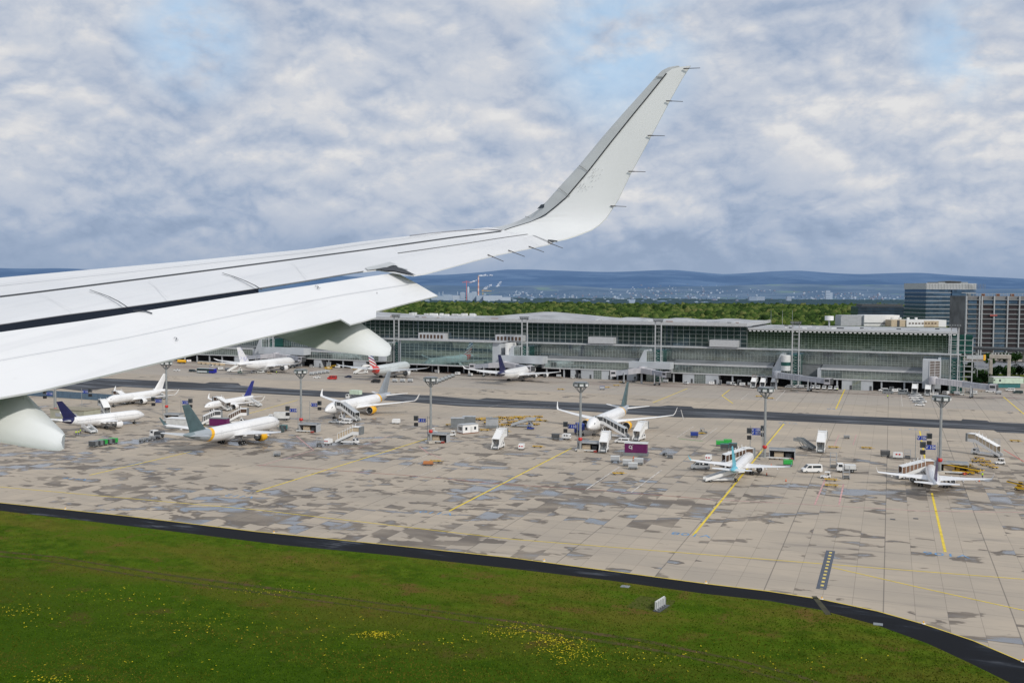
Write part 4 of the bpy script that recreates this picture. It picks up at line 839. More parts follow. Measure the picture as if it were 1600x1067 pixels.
# hotel with rounded corner
D = 1000.; q0 = on(1485, D); q = thing('office_tower', 'blue glass office tower with white floor bands and rounded bright corner', 'office tower', q0, AZ+R(8))
GO = glassmat('office_glass', (.12,.19,.27), .7, .1, (3,3.4)); W2 = 32.; Ht = 62.5
pl = [(-W2,-10),(W2*.28,-10)]+[(W2*.28+ (W2*.72)*math.sin(a_), -10+24*(1-math.cos(a_))) for a_ in np.linspace(.15, 1.4, 9)]+[(W2*.93,30),(-W2,30)]
MB().prism(pl, 0, Ht, GO, 'z').build('wall', q)
mb = MB(); 
for k in range(14):
    z = Ht-9-k*4.05; mb.prism([(x*1.01, y*1.02-.1) for x, y in pl], z, z+.6, LGREY, 'z')
mb.build('floor_bands', q)
mb = MB(); mb.prism([(x*1.015, y*1.03-.2) for x, y in pl], Ht-5.5, Ht+.6, FASC, 'z')
for k in range(40): mb.box((-W2+k*1.6, -10.6, Ht-2.5), (.25,.3,5), MGREY)
mb.build('parapet', q); mb = MB(); mb.box2((-5,-11.3,0), (5,-10.2,Ht-6), GO); mb.build('centre_bay', q); mb = MB(); mb.lathe([(10,0),(11,1.6),(.1,2.4)], DGREY, 20, (4,8,Ht+1)); mb.box2((-12,2,Ht+.6),(20,22,Ht+2), MGREY); mb.build('roof_crown', q)
# clad grid building
D = 850.; q0 = on(1607, D); q = thing('office_block', 'brown grey office block wrapped in scaffolding-like balconies at the right edge', 'office block', q0, AZ)
CLD = mat('cladding_brown_grey', (.20,.20,.205), .7, var=.3, vs=.1); WB_ = 53.5; HB_ = 51.
mb = MB(); mb.box((0, 15, HB_/2), (WB_*2, 30, HB_), CLD); mb.build('wall', q)
for r in range(11):
    z = 3.5+r*4.1
    DB_ = mat('dark_recessed_glass', (.035,.025,.028), .3)
    for (a_, b_, g_) in ((-51,-44,GO),(-38,-30,DB_),(-29,-19,GO),(-17,-9,DB_),(-7.5,0,DB_),(1.5,11.5,GO),(13,24,DB_),(26,32,GO),(34,51,DB_)):
        MB().box2((a_, -.25, z), (b_, .1, z+2.9), g_ if r < 10 else GO).build('window', q)
mb = MB()
for r in range(12): mb.box2((-53.5, -1.5, 2.4+r*4.1), (53.5, -.3, 3.0+r*4.1), MGREY)
mb.build('balcony_slabs', q); mb = MB()
for u in (-53.2,-42,-40,-29.5,-18,-8,.8,12,25,33,52): mb.box2((u-.45,-1.8,0), (u+.45,-.2,HB_), LGREY)
mb.build('pilasters', q)
mb = MB()
for k in range(34): mb.tube((-53+k*3.2, 0, HB_), (-53+k*3.2, 0, HB_+2.3), .12, .12, LGREY, 4)
for k in range(9): mb.box((-50+k*12.4, 2, HB_+1.1), (2.4,2.4,2.2), random.choice([RUST, LGREY, MGREY]))
mb.box((0,-.1,HB_+1.9), (107,.2,.25), LGREY); mb.build('roof_rail', q)
mb = MB(); mb.box((-30,-1.95,34.6), (6.2,.2,1.3), mat('faded_red', (.35,.07,.06), .7)); mb.build('red_banner', q)
# dark low building behind
D = 1100.; q = thing('glass_building', 'low dark blue glass building behind the white rooftop blocks', 'office building', on(1381, D), AZ); mb = MB(); mb.box((0,12,19), (56,24,38), GO); mb.build('wall', q); mb = MB(); mb.box((0,12,39.3), (46,18,3), DGREY); mb.build('roof_storey', q); mb = MB()
for k in range(7): mb.box((0,-.3,20+k*2.8), (55.5,.4,.35), DGREY)
mb.build('floor_lines', q)
# white rooftop blocks
D = 760.; q = thing('annex_building', 'grey and white annex with sloping shoulder rising above the terminal roof', 'annex building', on(1365, D), AZ)
s = D/F_; mb = MB(); mb.prism([(-50*s,28),(-50*s,34),(-49*s,36),(-15*s,36),(-15*s,28)], 0, 14, LGREY); mb.build('grey_hall', q); mb = MB(); mb.box2((-15*s,-2,28), (40*s,14,36.3), WHITE); mb.box2((-15*s,-2.1,29.6), (40*s,-2,30.6), MGREY); mb.build('white_hall', q)
q = thing('annex_building', 'beige and white annex with a short row of square windows beside the office tower', 'annex building', on(1437, D-15), AZ); s = (D-15)/F_
mb = MB(); mb.box2((-43*s,0,28), (-20*s,12,33), BEIGE); mb.box2((-20*s,-1,28), (42*s,14,33.2), WHITE); mb.box2((-34*s,-.12,28),(-30*s,0,32.8), DGREY); mb.box2((7*s,-1.1,28),(30*s,-1,32.5), BEIGE); mb.build('wall', q); 
for k in range(9): MB().box((-15*s+k*5.0*s, -1.12, 30.6), (3.6*s*.8, .2, .9), DKBROWN).build('window', q)
mb = MB(); 
for k in range(4): mb.box((-38*s+k*6, 5, 34), (1.6,1.6,1.6), OFFW)
mb.build('roof_units', q)
# elevated road
mb = MB(); a_, b_ = on(1496, 800), on(1900, 700)
d = (b_-a_).normalized(); nn = Vector((-d.y, d.x, 0)); q = thing('elevated_road', 'dark elevated road crossing below the scaffolded office block', 'elevated road', a_)
sl_ = MB(); L_ = (b_-a_).length
sleeve(sl_, Vector((0,0,9.5)), (b_-a_)+Vector((0,0,9.5)), 12, 1.6, DGREY); sl_.build('deck', q); mb = MB()
for k in range(8): p = d*(k*L_/7.5+4); mb.box(p+Vector((0,0,4.3)), (1.6,1.6,8.7), CONCP)
mb.build('pillars', q); mb = MB(); sleeve(mb, nn*-6+Vector((0,0,11)), (b_-a_)+nn*-6+Vector((0,0,11)), .2, 1.1, MGREY); mb.build('parapet', q)
# road strip & greenery ground behind fence
pts = [on(1500,700), on(1900,640), on(1900,760), on(1500,780)]; sheet('road', [(p.x, p.y) for p in pts], .01, mat('road_grey', (.22,.23,.25), .8))
pts = [on(1499,610), on(1900,560), on(1900,640), on(1499,700)]; sheet('grass_verge', [(p.x, p.y) for p in pts], .014, GRASS)
mb = MB(); a_, b_ = on(1500, 668), on(1900, 615); sleeve(mb, Vector((0,0,1.6)), (b_-a_)+Vector((0,0,1.6)), .3, 3.2, LGREY); o = mb.build('barrier_wall', loc=a_); tag(o, 'long low grey wall behind the hedge and trees', 'wall')
# portal frame
D = 600.; q = thing('concrete_portal', 'cream concrete portal frame with two legs standing behind the mint sheds', 'portal frame', on(1566, D), AZ-R(30)); mb = MB(); mb.box((0,0,15.2), (11.5,4.2,2.2), CONCP); mb.build('lintel', q)
for s in (-1, 1): MB().box((s*4.9,0,7), (1.5,3.6,14.2), CONCP).build('leg', q)
mb = MB()
for k in range(6): mb.box((-4.5+k*1.8, 0, 16.8), (.4,.4,1.1), OFFW)
mb.build('finials', q)
q = thing('billboard_beam', 'grey horizontal display beam with orange end panel, right of the terminal', 'sign', on(1528, 600), AZ); mb = MB(); mb.box((0,0,14.8), (11.5,.8,2.2), LGREY); mb.build('panel', q); mb = MB(); mb.box((4.9,-.45,14.6), (1.3,.2,3.4), ORANGE); mb.build('orange_end', q); mb = MB(); mb.tube((1,0,0),(1,0,13.8),.2,.15,LGREY); mb.tube((-4,0,0),(-4,0,13.8),.2,.15,LGREY); mb.build('posts', q)
q = thing('storage_shed', 'mint green box shed on the right behind the last jet bridge', 'shed', on(1576, 563), AZ); mb = MB(); mb.box((0,0,4.1), (17,6,3.2), MINT); mb.build('wall', q); mb = MB(); mb.box((0,0,5.9), (17.3,6.4,.3), OFFW); mb.build('roof', q); mb = MB(); mb.box((-1,0,1.3), (16,5,2.5), TEAL); mb.build('base', q); mb = MB(); mb.box((-4.8,-3.05,4.2),(1,.1,1.2),DGREY); mb.box((-8,-3.05,4.4),(.7,.1,.7),DGREY); mb.build('windows', q)
# trees at right
LEAF = mat('leaf_green', (.035,.085,.018), .9, var=.4, vs=1.2, spec=.1); LEAFD = mat('leaf_dark', (.014,.04,.012), .9, var=.4, vs=1.2, spec=.1); BARK = mat('bark', (.08,.055,.04), .9)
def tree(px, D, h, w_, m, label, seed):
    rnd = random.Random(seed); q = thing('tree', label, 'tree', on(px, D), rnd.uniform(0, 6)); mb = MB(); mb.tube((0,0,0),(.2,0,h*.45),.35,.22,BARK,7)
    for k in range(5): a_ = k*1.3; mb.tube((.15,0,h*.35),(math.cos(a_)*w_*.3, math.sin(a_)*w_*.3, h*.68),.14,.05,BARK,5)
    mb.build('trunk', q); mb = MB(); cl = []
    for k in range(16): a_ = rnd.uniform(0, 6.28); r_ = w_*.36*rnd.random()**.5; cl.append((r_*math.cos(a_), r_*math.sin(a_), h*rnd.uniform(.32, .84), w_*rnd.uniform(.13,.24)))
    for k in range(1500):
        c_ = rnd.choice(cl); d = Vector((rnd.gauss(0,1), rnd.gauss(0,1), rnd.gauss(0,1))).normalized()*c_[3]*rnd.uniform(.7,1.15); p = Vector(c_[:3])+d
        u = Vector((rnd.gauss(0,1), rnd.gauss(0,1), rnd.gauss(0,1))).normalized()*.42; v = u.orthogonal().normalized()*.36; mb.add([p-u, p-v, p+u, p+v], [(0,1,2,3)], m if rnd.random() < .7 else LEAFD)
    mb.build('crown', q)
for i, (px, D, h, w_, m, lab) in enumerate([(1517,600,13,9,LEAFD,'dark round tree hard against the right end of the terminal'),(1537,603,8,9,LEAF,'bushy green tree below the grey display beam'),(1549,720,10,8,LEAF,'small bright tree under the elevated road'),(1560,640,6,9,LEAFD,'low dark bush behind the portal frame left leg'),(1580,640,6,9,LEAF,'low bush framed inside the concrete portal'),(1597,640,7,9,LEAFD,'dark bush at the right edge beyond the portal'),(1545,590,5,10,LEAFD,'low dark hedge tree left of the mint shed'),(1590,760,9,9,LEAF,'light green tree at right edge beneath the office block'),(1572,770,7,9,LEAF,'light tree beside the elevated road and office block'),(1525,585,5,9,LEAFD,'low dark bush at the foot of the display beam')]): tree(px, D, h, w_, m, lab, i)
for i, (px, D) in enumerate([(1542,600),(1548,590),(1529,640)]):
    q = thing('lamp_post', ['slim lamp post left of the portal frame by the hedge', 'slim lamp post nearest the mint shed', 'slim lamp post below the grey display beam'][i], 'lamp post', on(px, D), AZ); MB().tube((0,0,0),(0,0,14),.16,.1,LGREY,6).build('pole', q); MB().box((0,0,14.1),(1.2,.5,.3),OFFW).build('lamp_head', q)
TROT = R(-3.0); TPIV = Vector((-170, 582, 0))      # the facade is not quite parallel to the stand grid
for o in [term]+[o for o in COL.objects if o.name.startswith('jet_bridge')]:
    o.location.y += 5 if o is term else 4
    o.location = TPIV+Matrix.Rotation(TROT, 3, 'Z') @ (o.location-TPIV); o.rotation_euler.z += TROT
# ================================================================ aircraft
def livery(name, base, rules, windows=None, L=40, R_=2, zc=3.5):
    """rules: [(kx,kz,limit,colour)] colour applies where x + kz*z < limit"""
    m, nt, b = newmat(name); N = NB(nt); t, x, y, z = N.obj()
    n = N.noise(t, .4, 4); c = N.mix(N.step(n, .4, .75), base, tuple(k*.93 for k in base))
    for kz, lim, col in rules:
        c = N.mix(N.m('LESS_THAN', N.m('ADD', x, N.m('MULTIPLY', z, kz)), lim), c, col)
    if windows:
        zw, x0, x1, dk = windows
        band = N.m('LESS_THAN', N.m('ABSOLUTE', N.m('SUBTRACT', z, zw)), .17)
        inx = N.m('MULTIPLY', N.m('GREATER_THAN', x, x0), N.m('LESS_THAN', x, x1))
        row = N.m('LESS_THAN', N.m('FRACT', N.m('DIVIDE', x, .53)), .5)
        side = N.m('GREATER_THAN', N.m('ABSOLUTE', y), R_*.5)
        N_ = N.m('MULTIPLY', N.m('MULTIPLY', band, inx), N.m('MULTIPLY', row, side)); c = N.mix(N.m('MULTIPLY', N_, dk), c, (.05,.06,.08))
        for dx in (.415*L, .12*L, -.19*L, -.33*L):
            fx = N.m('ABSOLUTE', N.m('SUBTRACT', x, dx)); fz = N.m('ABSOLUTE', N.m('SUBTRACT', z, zw-.25))
            box = N.m('MULTIPLY', N.m('LESS_THAN', fx, .55), N.m('LESS_THAN', fz, .98)); inn = N.m('MULTIPLY', N.m('LESS_THAN', fx, .45), N.m('LESS_THAN', fz, .88))
            c = N.mix(N.m('MULTIPLY', N.m('SUBTRACT', box, inn), .45), c, (.25,.26,.28))
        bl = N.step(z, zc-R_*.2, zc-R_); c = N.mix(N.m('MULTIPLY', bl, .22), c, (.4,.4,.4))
    N.l(c, b.inputs['Base Color']); b.inputs['Roughness'].default_value = .3; b.inputs['Coat Weight'].default_value = .3; return m
ALW = mat('aircraft_white', (.80,.80,.80), .3, var=.05); ALG = mat('aircraft_wing_grey', (.58,.60,.62), .35, var=.1, vs=.3); ALM = mat('bare_intake_metal', (.6,.6,.62), .25, .8)
def foil(P, c, th, m, mb, xs=(0,.05,.3,.65,1)):
    pass
def surf(mb, st, m, vertical=False):
    """st: [(x_le, span, z, chord, thick)]; lofted thin aerofoil"""
    rings = []
    for xl, yy, zz, ch, th in st:
        up = [(0,0),(.04,.45),(.25,1),(.6,.7),(1,.06)]; lo_ = [(1,-.06),(.6,-.6),(.25,-.8),(.04,-.4)]
        r = []
        for a_, b_ in up+lo_: 
            x = xl-a_*ch; t = b_*th*ch
            r.append((x, yy, zz+t) if not vertical else (x, yy+t, zz))
        rings.append(r)
    mb.loft(rings, m); return mb
def airliner(name, label, u, v, hdg, L, R_, span, finh, fus, finmat, ncol=ALW, wl=('up', 2.4), wlmat=ALW, eng=((.34,),), elen=.085, er=None, zc=None, tailmat=None, group=None, stripes=None, wing_dz=0, wingcol=ALW, fin_le=.80):
    zc = zc or R_*1.75; q = thing(name, label, 'airliner', (u, v, 0), R(hdg), group); hs = span/2
    prof = [(0,.02,-.22),(.006,.20,-.20),(.018,.36,-.17),(.035,.53,-.12),(.055,.69,-.07),(.08,.84,-.03),(.11,.95,0),(.15,1,0),(.62,1,0),(.70,.97,.03),(.77,.87,.13),(.84,.71,.28),(.90,.52,.44),(.95,.34,.58),(.985,.17,.68),(1,.06,.72)]
    rings = []
    for t, r, dz in prof:
        x = L*(.5-t); rings.append([(x, R_*r*math.cos(a_), zc+R_*dz+R_*r*math.sin(a_)*1.02) for a_ in [2*math.pi*k/24 for k in range(24)]])
    MB().loft(rings, fus).build('fuselage', q)
    # cockpit glazing: band hugging the nose
    mb = MB()
    for k in range(-3, 3):
        a0, a1 = (k+.06)*.30, (k+.94)*.30; pts = []
        for (t, r, dz) in ((.030,.50,-.135),(.047,.64,-.09)):
            for a_ in ((a0, a1) if t < .04 else (a1, a0)):
                x = L*(.5-t)-abs(a_)*R_*.25-R_*.02; phi = math.pi/2-a_*1.25; rr = R_*(r+.08*abs(a_))*1.05; el = R(58)
                pts.append((x+.02, rr*math.cos(phi)*1.02, zc+R_*dz+rr*(.62 if t < .04 else .78)*math.sin(phi)**.5))
        mb.add(pts, [(0,1,2,3)], GLASSD)
    mb.build('cockpit_window', q)
    mb = MB(); rings = []
    for t, r in ((.33,.05),(.37,.8),(.42,1.08),(.56,1.08),(.62,.75),(.68,.05)): 
        x = L*(.5-t); rings.append([(x, R_*.82*r*math.cos(a_), zc-R_*.62+R_*.52*r*math.sin(a_)) for a_ in [2*math.pi*k/14 for k in range(14)]])
    mb.loft(rings, ALW); mb.build('belly_fairing', q)
    zr = zc-R_*.55; dih = .105; x0 = L*.13
    def wing_st(s):
        tn = math.tan(R(28)); y1 = hs*.36
        return [(x0+1, s*R_*.5, zr, L*.205, .10), (x0-R_*tn*.6, s*R_*.98, zr+.1, L*.178, .11), (x0-y1*tn, s*y1, zr+y1*dih, L*.115, .10), (x0-hs*.72*tn, s*hs*.72, zr+hs*.72*dih*1.04, L*.072, .09), (x0-hs*.985*tn, s*hs*.985, zr+hs*dih*1.12, L*.042, .08)]
    for s in (-1, 1):
        st = wing_st(s); w_ = surf(MB(), st, wingcol).build('wing', q)
        mb = MB()
        for f_ in (.30, .52, .74):
            y = hs*f_; i = f_; xl = x0-y*math.tan(R(28)); ch = float(np.interp(f_, [0,.36,.72,1], [L*.205, L*.115, L*.072, L*.042])); z_ = zr+y*dih-.15
            mb.loft([[(xl-ch*a_, s*y+w0*.22*math.cos(b_), z_-dz+w0*.3*math.sin(b_)) for b_ in [math.pi*2*k/6 for k in range(6)]] for a_, w0, dz in ((.5,.2,.1),(.75,1,.25),(1.0,1,.25),(1.25,.15,.1))], wingcol)
        mb.build('flap_track_fairing', w_)
        xl, yy, zz, ch, th = st[-1]
        if wl and wl[0] == 'up':
            h = wl[1]; ws = [(xl, yy, zz, ch, .07), (xl-ch*.25, yy+s*h*.10, zz+h*.10, ch*.85, .07), (xl-ch*.62, yy+s*h*.22, zz+h*.38, ch*.62, .06), (xl-ch*1.35, yy+s*h*.36, zz+h, ch*.32, .05)]
            mb = MB(); rings = []
            for i, (a1, a2, a3, a4, a5) in enumerate(ws):
                k = [0,.5,.95,1][i]; r = []
                for fx, ft in [(0,0),(.04,.45),(.25,1),(.6,.7),(1,.06),(1,-.06),(.6,-.6),(.25,-.8),(.04,-.4)]:
                    t = ft*a5*a4*1.6; r.append((a1-fx*a4, a2-s*t*k, a3+t*(1-k)))
                rings.append(r)
            mb.loft(rings, wlmat); mb.build('winglet', q)
        elif wl and wl[0] == 'raked':
            surf(MB(), [(xl, yy, zz, ch, .07), (xl-ch*.9, yy+s*wl[1]*.9, zz+wl[1]*.45, ch*.35, .05)], wingcol).build('wing_tip', q)
        for e in eng:
            f_ = e[0]; y = hs*f_; rr = (er or R_*.55)*1.12; el = L*elen; xl = x0-y*math.tan(R(28)); xe = xl+el*.62; ze = zr+y*dih-rr*1.05
            def ring(x, r): return [(x, s*y+r*math.cos(a_), ze+r*math.sin(a_)) for a_ in [2*math.pi*k/16 for k in range(16)]]
            n_ = MB().loft([ring(xe-.05, rr*.86), ring(xe, rr*.92), ring(xe-el*.18, rr*1.04), ring(xe-el*.5, rr*1.05), ring(xe-el*.85, rr*.82)], ncol, cap=False).build('engine', q)
            MB().loft([ring(xe-.05, rr*.86), ring(xe+.04, rr*.90), ring(xe-.02, rr*.96)], ALM, cap=False).build('intake_lip', n_)
            mb = MB(); mb.loft([ring(xe-.06, rr*.85), ring(xe-el*.25, rr*.8)], DGREY, cap=False); mb.add(ring(xe-el*.25, rr*.8), [tuple(range(16))], DGREY); mb.tube((xe-el*.02, s*y, ze), (xe-el*.25, s*y, ze), .05, rr*.28, MGREY); mb.build('fan', n_)
            mb = MB(); mb.loft([ring(xe-el*.80, rr*.6), ring(xe-el*1.05, rr*.52), ring(xe-el*1.3, rr*.12)], MGREY); mb.build('exhaust_cone', n_)
            mb = MB(); mb.prism([(xe-el*.2, ze+rr*.9), (xl+.4, ze+rr*1.05+.3), (xl-el*.7, zr+y*dih+.1), (xl-el*.6, ze+rr*.4), (xe-el*.7, ze+rr*.7)], s*y-.18, s*y+.18, ncol if ncol is ALW else ALG); mb.build('pylon', q)
    for s in (-1, 1):
        xt = L*(.5-.865); hz = span*.19; surf(MB(), [(xt, s*R_*.15, zc+R_*.45, L*.095, .09), (xt-hz*.62, s*hz, zc+R_*.45+hz*.1, L*.034, .08)], tailmat or wingcol).build('tailplane', q)
    xf = L*(.5-fin_le); zf = zc+R_*.62; tipx = L*.5-L*.965+0
    o = surf(MB(), [(xf+L*.045, 0, zf-.2, L*.19, .05), (xf, 0, zf+finh*.14, L*.145, .08), (xf-finh*.80, 0, zf+finh, L*.062, .08)], finmat, True).build('fin', q)
    gz = zc-R_
    def gear(nm, x, y, r, n, top):
        mb = MB(); mb.tube((x, y, r*.9), (x, y*.92, top), .16, .2, MGREY, 8); mb.tube((x, y, r*1.6), (x+.9, y*.8, top), .07, .07, MGREY, 5); o = mb.build(nm, q); mb = MB()
        for dx in ([0] if n == 1 else [-r*1.05, r*1.05]):
            for s in (-1, 1): mb.tube((x+dx, y+s*.22, r), (x+dx, y+s*.62, r), r, r, BLACK, 14); mb.tube((x+dx, y+s*.61, r), (x+dx, y+s*.64, r), r*.45, r*.4, STEEL, 8)
        mb.build('wheels', o)
    big = 2 if R_ > 2.3 else 1; mr = .48+R_*.06
    gear('nose_gear', L*(.5-.125), 0, mr*.75, 1, zc-R_*.7)
    for s in (-1, 1): gear('main_gear', -L*.035, s*(R_*1.15+1.3), mr, big, zr+.2)
    return q
G_TEAL = mat('tail_teal_grey', (.075,.125,.135), .35, var=.15); G_GREY = mat('tail_grey', (.25,.28,.31), .35, var=.1); TNAVY = mat('tail_navy', (.012,.014,.075), .35, var=.2); TBLUE = mat('tail_blue', (.02,.03,.22), .35, var=.2); TTURQ = mat('tail_turquoise', (.10,.45,.58), .35); TPURP = mat('tail_purple', (.035,.012,.13), .35); EYEL = mat('engine_yellow', (.85,.45,.01), .35, var=.08)
wh = (.80,.80,.80)
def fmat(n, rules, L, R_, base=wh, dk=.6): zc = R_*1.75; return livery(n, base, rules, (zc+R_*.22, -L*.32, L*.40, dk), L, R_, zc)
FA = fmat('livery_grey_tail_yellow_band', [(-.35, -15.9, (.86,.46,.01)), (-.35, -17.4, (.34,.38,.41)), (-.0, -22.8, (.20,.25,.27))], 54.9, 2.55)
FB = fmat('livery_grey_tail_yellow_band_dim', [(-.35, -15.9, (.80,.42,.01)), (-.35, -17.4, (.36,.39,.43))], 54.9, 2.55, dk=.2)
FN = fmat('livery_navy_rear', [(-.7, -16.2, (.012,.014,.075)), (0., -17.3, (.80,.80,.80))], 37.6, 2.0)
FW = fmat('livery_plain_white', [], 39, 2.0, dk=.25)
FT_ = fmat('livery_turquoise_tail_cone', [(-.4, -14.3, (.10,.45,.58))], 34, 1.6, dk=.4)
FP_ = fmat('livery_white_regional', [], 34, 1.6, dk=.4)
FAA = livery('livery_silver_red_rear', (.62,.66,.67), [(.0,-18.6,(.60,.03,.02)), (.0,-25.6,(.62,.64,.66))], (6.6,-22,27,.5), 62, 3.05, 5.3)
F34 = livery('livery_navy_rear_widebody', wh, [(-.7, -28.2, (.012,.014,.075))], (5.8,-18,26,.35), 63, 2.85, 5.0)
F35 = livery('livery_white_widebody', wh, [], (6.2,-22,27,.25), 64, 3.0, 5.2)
# striped fin
m, nt, b = newmat('fin_flag_stripes'); N = NB(nt); t, x, y, z = N.obj()
s_ = N.m('FRACT', N.m('DIVIDE', N.m('ADD', z, N.m('MULTIPLY', x, .35)), 1.75)); up = N.m('GREATER_THAN', N.m('ADD', z, N.m('MULTIPLY', x, .35)), 3.9)
cc = N.mix(N.m('GREATER_THAN', s_, .45), N.mix(up, (.55,.03,.02), (.02,.05,.25)), (.7,.72,.74)); N.l(cc, b.inputs['Base Color']); b.inputs['Roughness'].default_value = .35; FINAA = m
m, nt, b = newmat('fin_pale_motif'); N = NB(nt); t, x, y, z = N.obj(); N.l(N.mix(N.step(N.noise(t, .35, 3), .5, .6), (.78,.78,.8), (.5,.52,.68)), b.inputs['Base Color']); b.inputs['Roughness'].default_value = .35; FINW = m
JETS = {}
JETS[1] = airliner('airliner', 'large white airliner with slate grey tail, yellow band and orange engines, beyond the cart line', -211.6, 286.8, 91, 54.9, 2.55, 47.6, 10.0, FA, G_TEAL, EYEL, ('up', 2.8), G_TEAL, er=1.45, tailmat=ALG)
JETS[2] = airliner('airliner', 'white airliner with dark navy tail parked at far left next to the big fairing', -280.5, 298.5, 79, 37.6, 2.0, 34.1, 7.1, FN, TNAVY, wl=('up', 1.2), er=1.15)
JETS[3] = airliner('airliner', 'plain all-white airliner with white fin facing the camera behind the navy-tailed jet', -326.1, 368.5, -90, 39.5, 1.95, 35.8, 7.9, FW, ALW, wl=('up', 2.4), er=1.05)
JETS[4] = airliner('airliner', 'small white jet with bright blue fin and covered stairs at its nose', -275.5, 370.2, -89, 36.2, 1.6, 28.7, 7.1, FP_, TBLUE, wl=('up', 2.0), er=.95)
JETS[5] = airliner('airliner', 'white airliner with grey fin, yellow band and yellow engine, facing the camera left of centre', -213.7, 377.6, -91, 54.9, 2.55, 47.6, 10.0, FB, G_GREY, EYEL, ('up', 2.8), ALW, er=1.45)
JETS[6] = airliner('airliner', 'white airliner with tall slim teal fin parked at centre beside the purple container', -100.6, 371.8, -91, 54.9, 2.55, 47.6, 10.0, FB, G_TEAL, EYEL, ('up', 2.8), ALW, er=1.45)
JETS[7] = airliner('airliner', 'white wide-body airliner with pale fin docked at the leftmost visible gate', -376.3, 544.2, 90, 64, 3.0, 62, 10.4, F35, FINW, wl=('raked', 2.6), er=1.7)
JETS[8] = airliner('airliner', 'silver airliner with red, white and blue striped fin docked by the mirrored hall', -286, 541.7, 93, 60, 3.05, 58, 10.6, FAA, FINAA, wl=('raked', 2.2), er=1.75, wingcol=ALG)
JETS[9] = airliner('airliner', 'four-engined white airliner with navy fin docked right of the mirrored hall', -206, 551.2, 90, 63, 2.85, 60, 10.4, F34, TNAVY, wl=('up', 2.0), eng=((.32,), (.60,)), er=1.2, elen=.06)
JETS[10] = airliner('airliner', 'small white jet with turquoise fin and tail cone standing between purple container and white van', -39.8, 294.8, 89, 36, 1.6, 28.7, 6.6, FT_, TTURQ, wl=('up', 1.6), wlmat=TTURQ, er=.95, tailmat=ALW)
JETS[11] = airliner('airliner', 'small white jet with deep purple fin, rightmost of the parked aircraft', 11.9, 295.3, 91, 37, 1.6, 28.7, 6.9, FP_, TPURP, wl=('up', 1.6), er=.95)
# ================================================================ apron masts
MG = 'floodlight masts across the apron'
mst = thing('floodlight_mast', 'tall grey apron floodlight mast', 'light mast', (0,0,0), 0, MG)
MB().tube((0,0,0),(0,0,21.5),.48,.36,STEEL,12).build('pole', mst)
mb = MB(); mb.box((0,0,.4),(2.2,2.2,.8),CONCP); mb.build('foot', mst)
mb = MB(); mb.ball((0,0,4.1),.75,RED); mb.build('red_drum', mst)
mb = MB()
for k in range(8):
    a_ = k*math.pi/4; mb.tube((math.cos(a_)*.4, math.sin(a_)*.4, 19.6), (math.cos(a_)*2.0, math.sin(a_)*2.0, 21.4), .09, .09, MGREY, 5)
for z in (21.4, 22.9): mb.lathe([(2.15,z),(2.25,z+.12),(2.15,z+.24)], MGREY, 16)
mb.build('head_frame', mst)
for k in range(8):
    a_ = k*math.pi/4; c_ = (math.cos(a_)*2.3, math.sin(a_)*2.3, 22.3); mb = MB(); mb.box(c_, (.5,1.5,1.1), MGREY if k % 2 else mat('lamp_grey_green', (.16,.2,.19), .4), rz=a_); mb.box((c_[0]+math.cos(a_)*.27, c_[1]+math.sin(a_)*.27, 22.15), (.06,1.2,.7), OFFW, rz=a_); mb.build('floodlight', mst)
MP = [(*at(px, py)[:2], s) for px, py, s in [(1194.5,718,'beside the blue V signs behind the turquoise-tailed jet'),(906.5,705,'in front of the centre airliner nose'),(673,692,'left of the white cabin and dolly park'),(470.5,672,'beyond the nose of the grey-tailed airliner'),(260.5,650,'behind the navy-tailed jet, below the flap'),(1468,740,'over the purple-tailed jet at far right'),(87,655,'half hidden under the flap at the left edge')]]
for i, (u, v, s) in enumerate(MP):
    if i == 0: mst.location = (u, v, 0); mst['label'] = 'grey apron floodlight mast '+s
    else: dup(mst, (u, v, 0), i*.4, 'grey apron floodlight mast '+s)
# stand signs
def stand_sign(name, u, v, txt, label, h=6.0, rz=0.0, side=-1, post=False):
    q = thing(name, label, 'stand sign', (u, v, 0), rz)
    mb = MB(); mb.tube((0,0,0),(0,0,h+1.5),.12,.1,STEEL,6); mb.box((side*.9,0,h-.2),(1.9,.12,.12),MGREY); mb.build('post', q)
    mb = MB(); mb.box((side*1.9,0,h),(2.8,.25,1.3),SBLUE); o = mb.build('sign_board', q)
    textobj('lettering', txt, 1.25, OFFW, o, Matrix.Translation((side*1.9,-.16,h)) @ Matrix.Rotation(math.pi/2, 4, 'X'))
    mb = MB(); mb.box((side*4.1,0,h+.7),(1.5,.9,1.7),DGREY); mb.box((side*4.1,0,h-1.5),(1.3,.9,1.2),BLACK); mb.box((side*4.1,-.47,h+.7),(1.1,.05,1.2),GLASSD); mb.build('docking_display', q)
    return q
for i, (px, py, txt, side, lab) in enumerate([(1193,716,'V 108',-1,'lower blue stand sign hanging left of the mast by the turquoise-tailed jet'),(1466,742,'V 106',-1,'lower blue stand sign beside the far right mast'),(905,701,'V 110',-1,'blue stand sign left of the central mast'),(671,690,'V 112',-1,'blue stand sign left of the mast near the white cabin'),(469,672,'V 114',-1,'blue stand sign left of the mast near the refuse lorry'),(258,655,'V 116',-1,'blue stand sign left of the mast behind the navy-tailed jet')]):
    q = at(px, py); stand_sign('stand_sign', q.x-.4, q.y-.8, txt, lab, 8.2 if i in (0,1) else 7.6, AZ*.6, side)
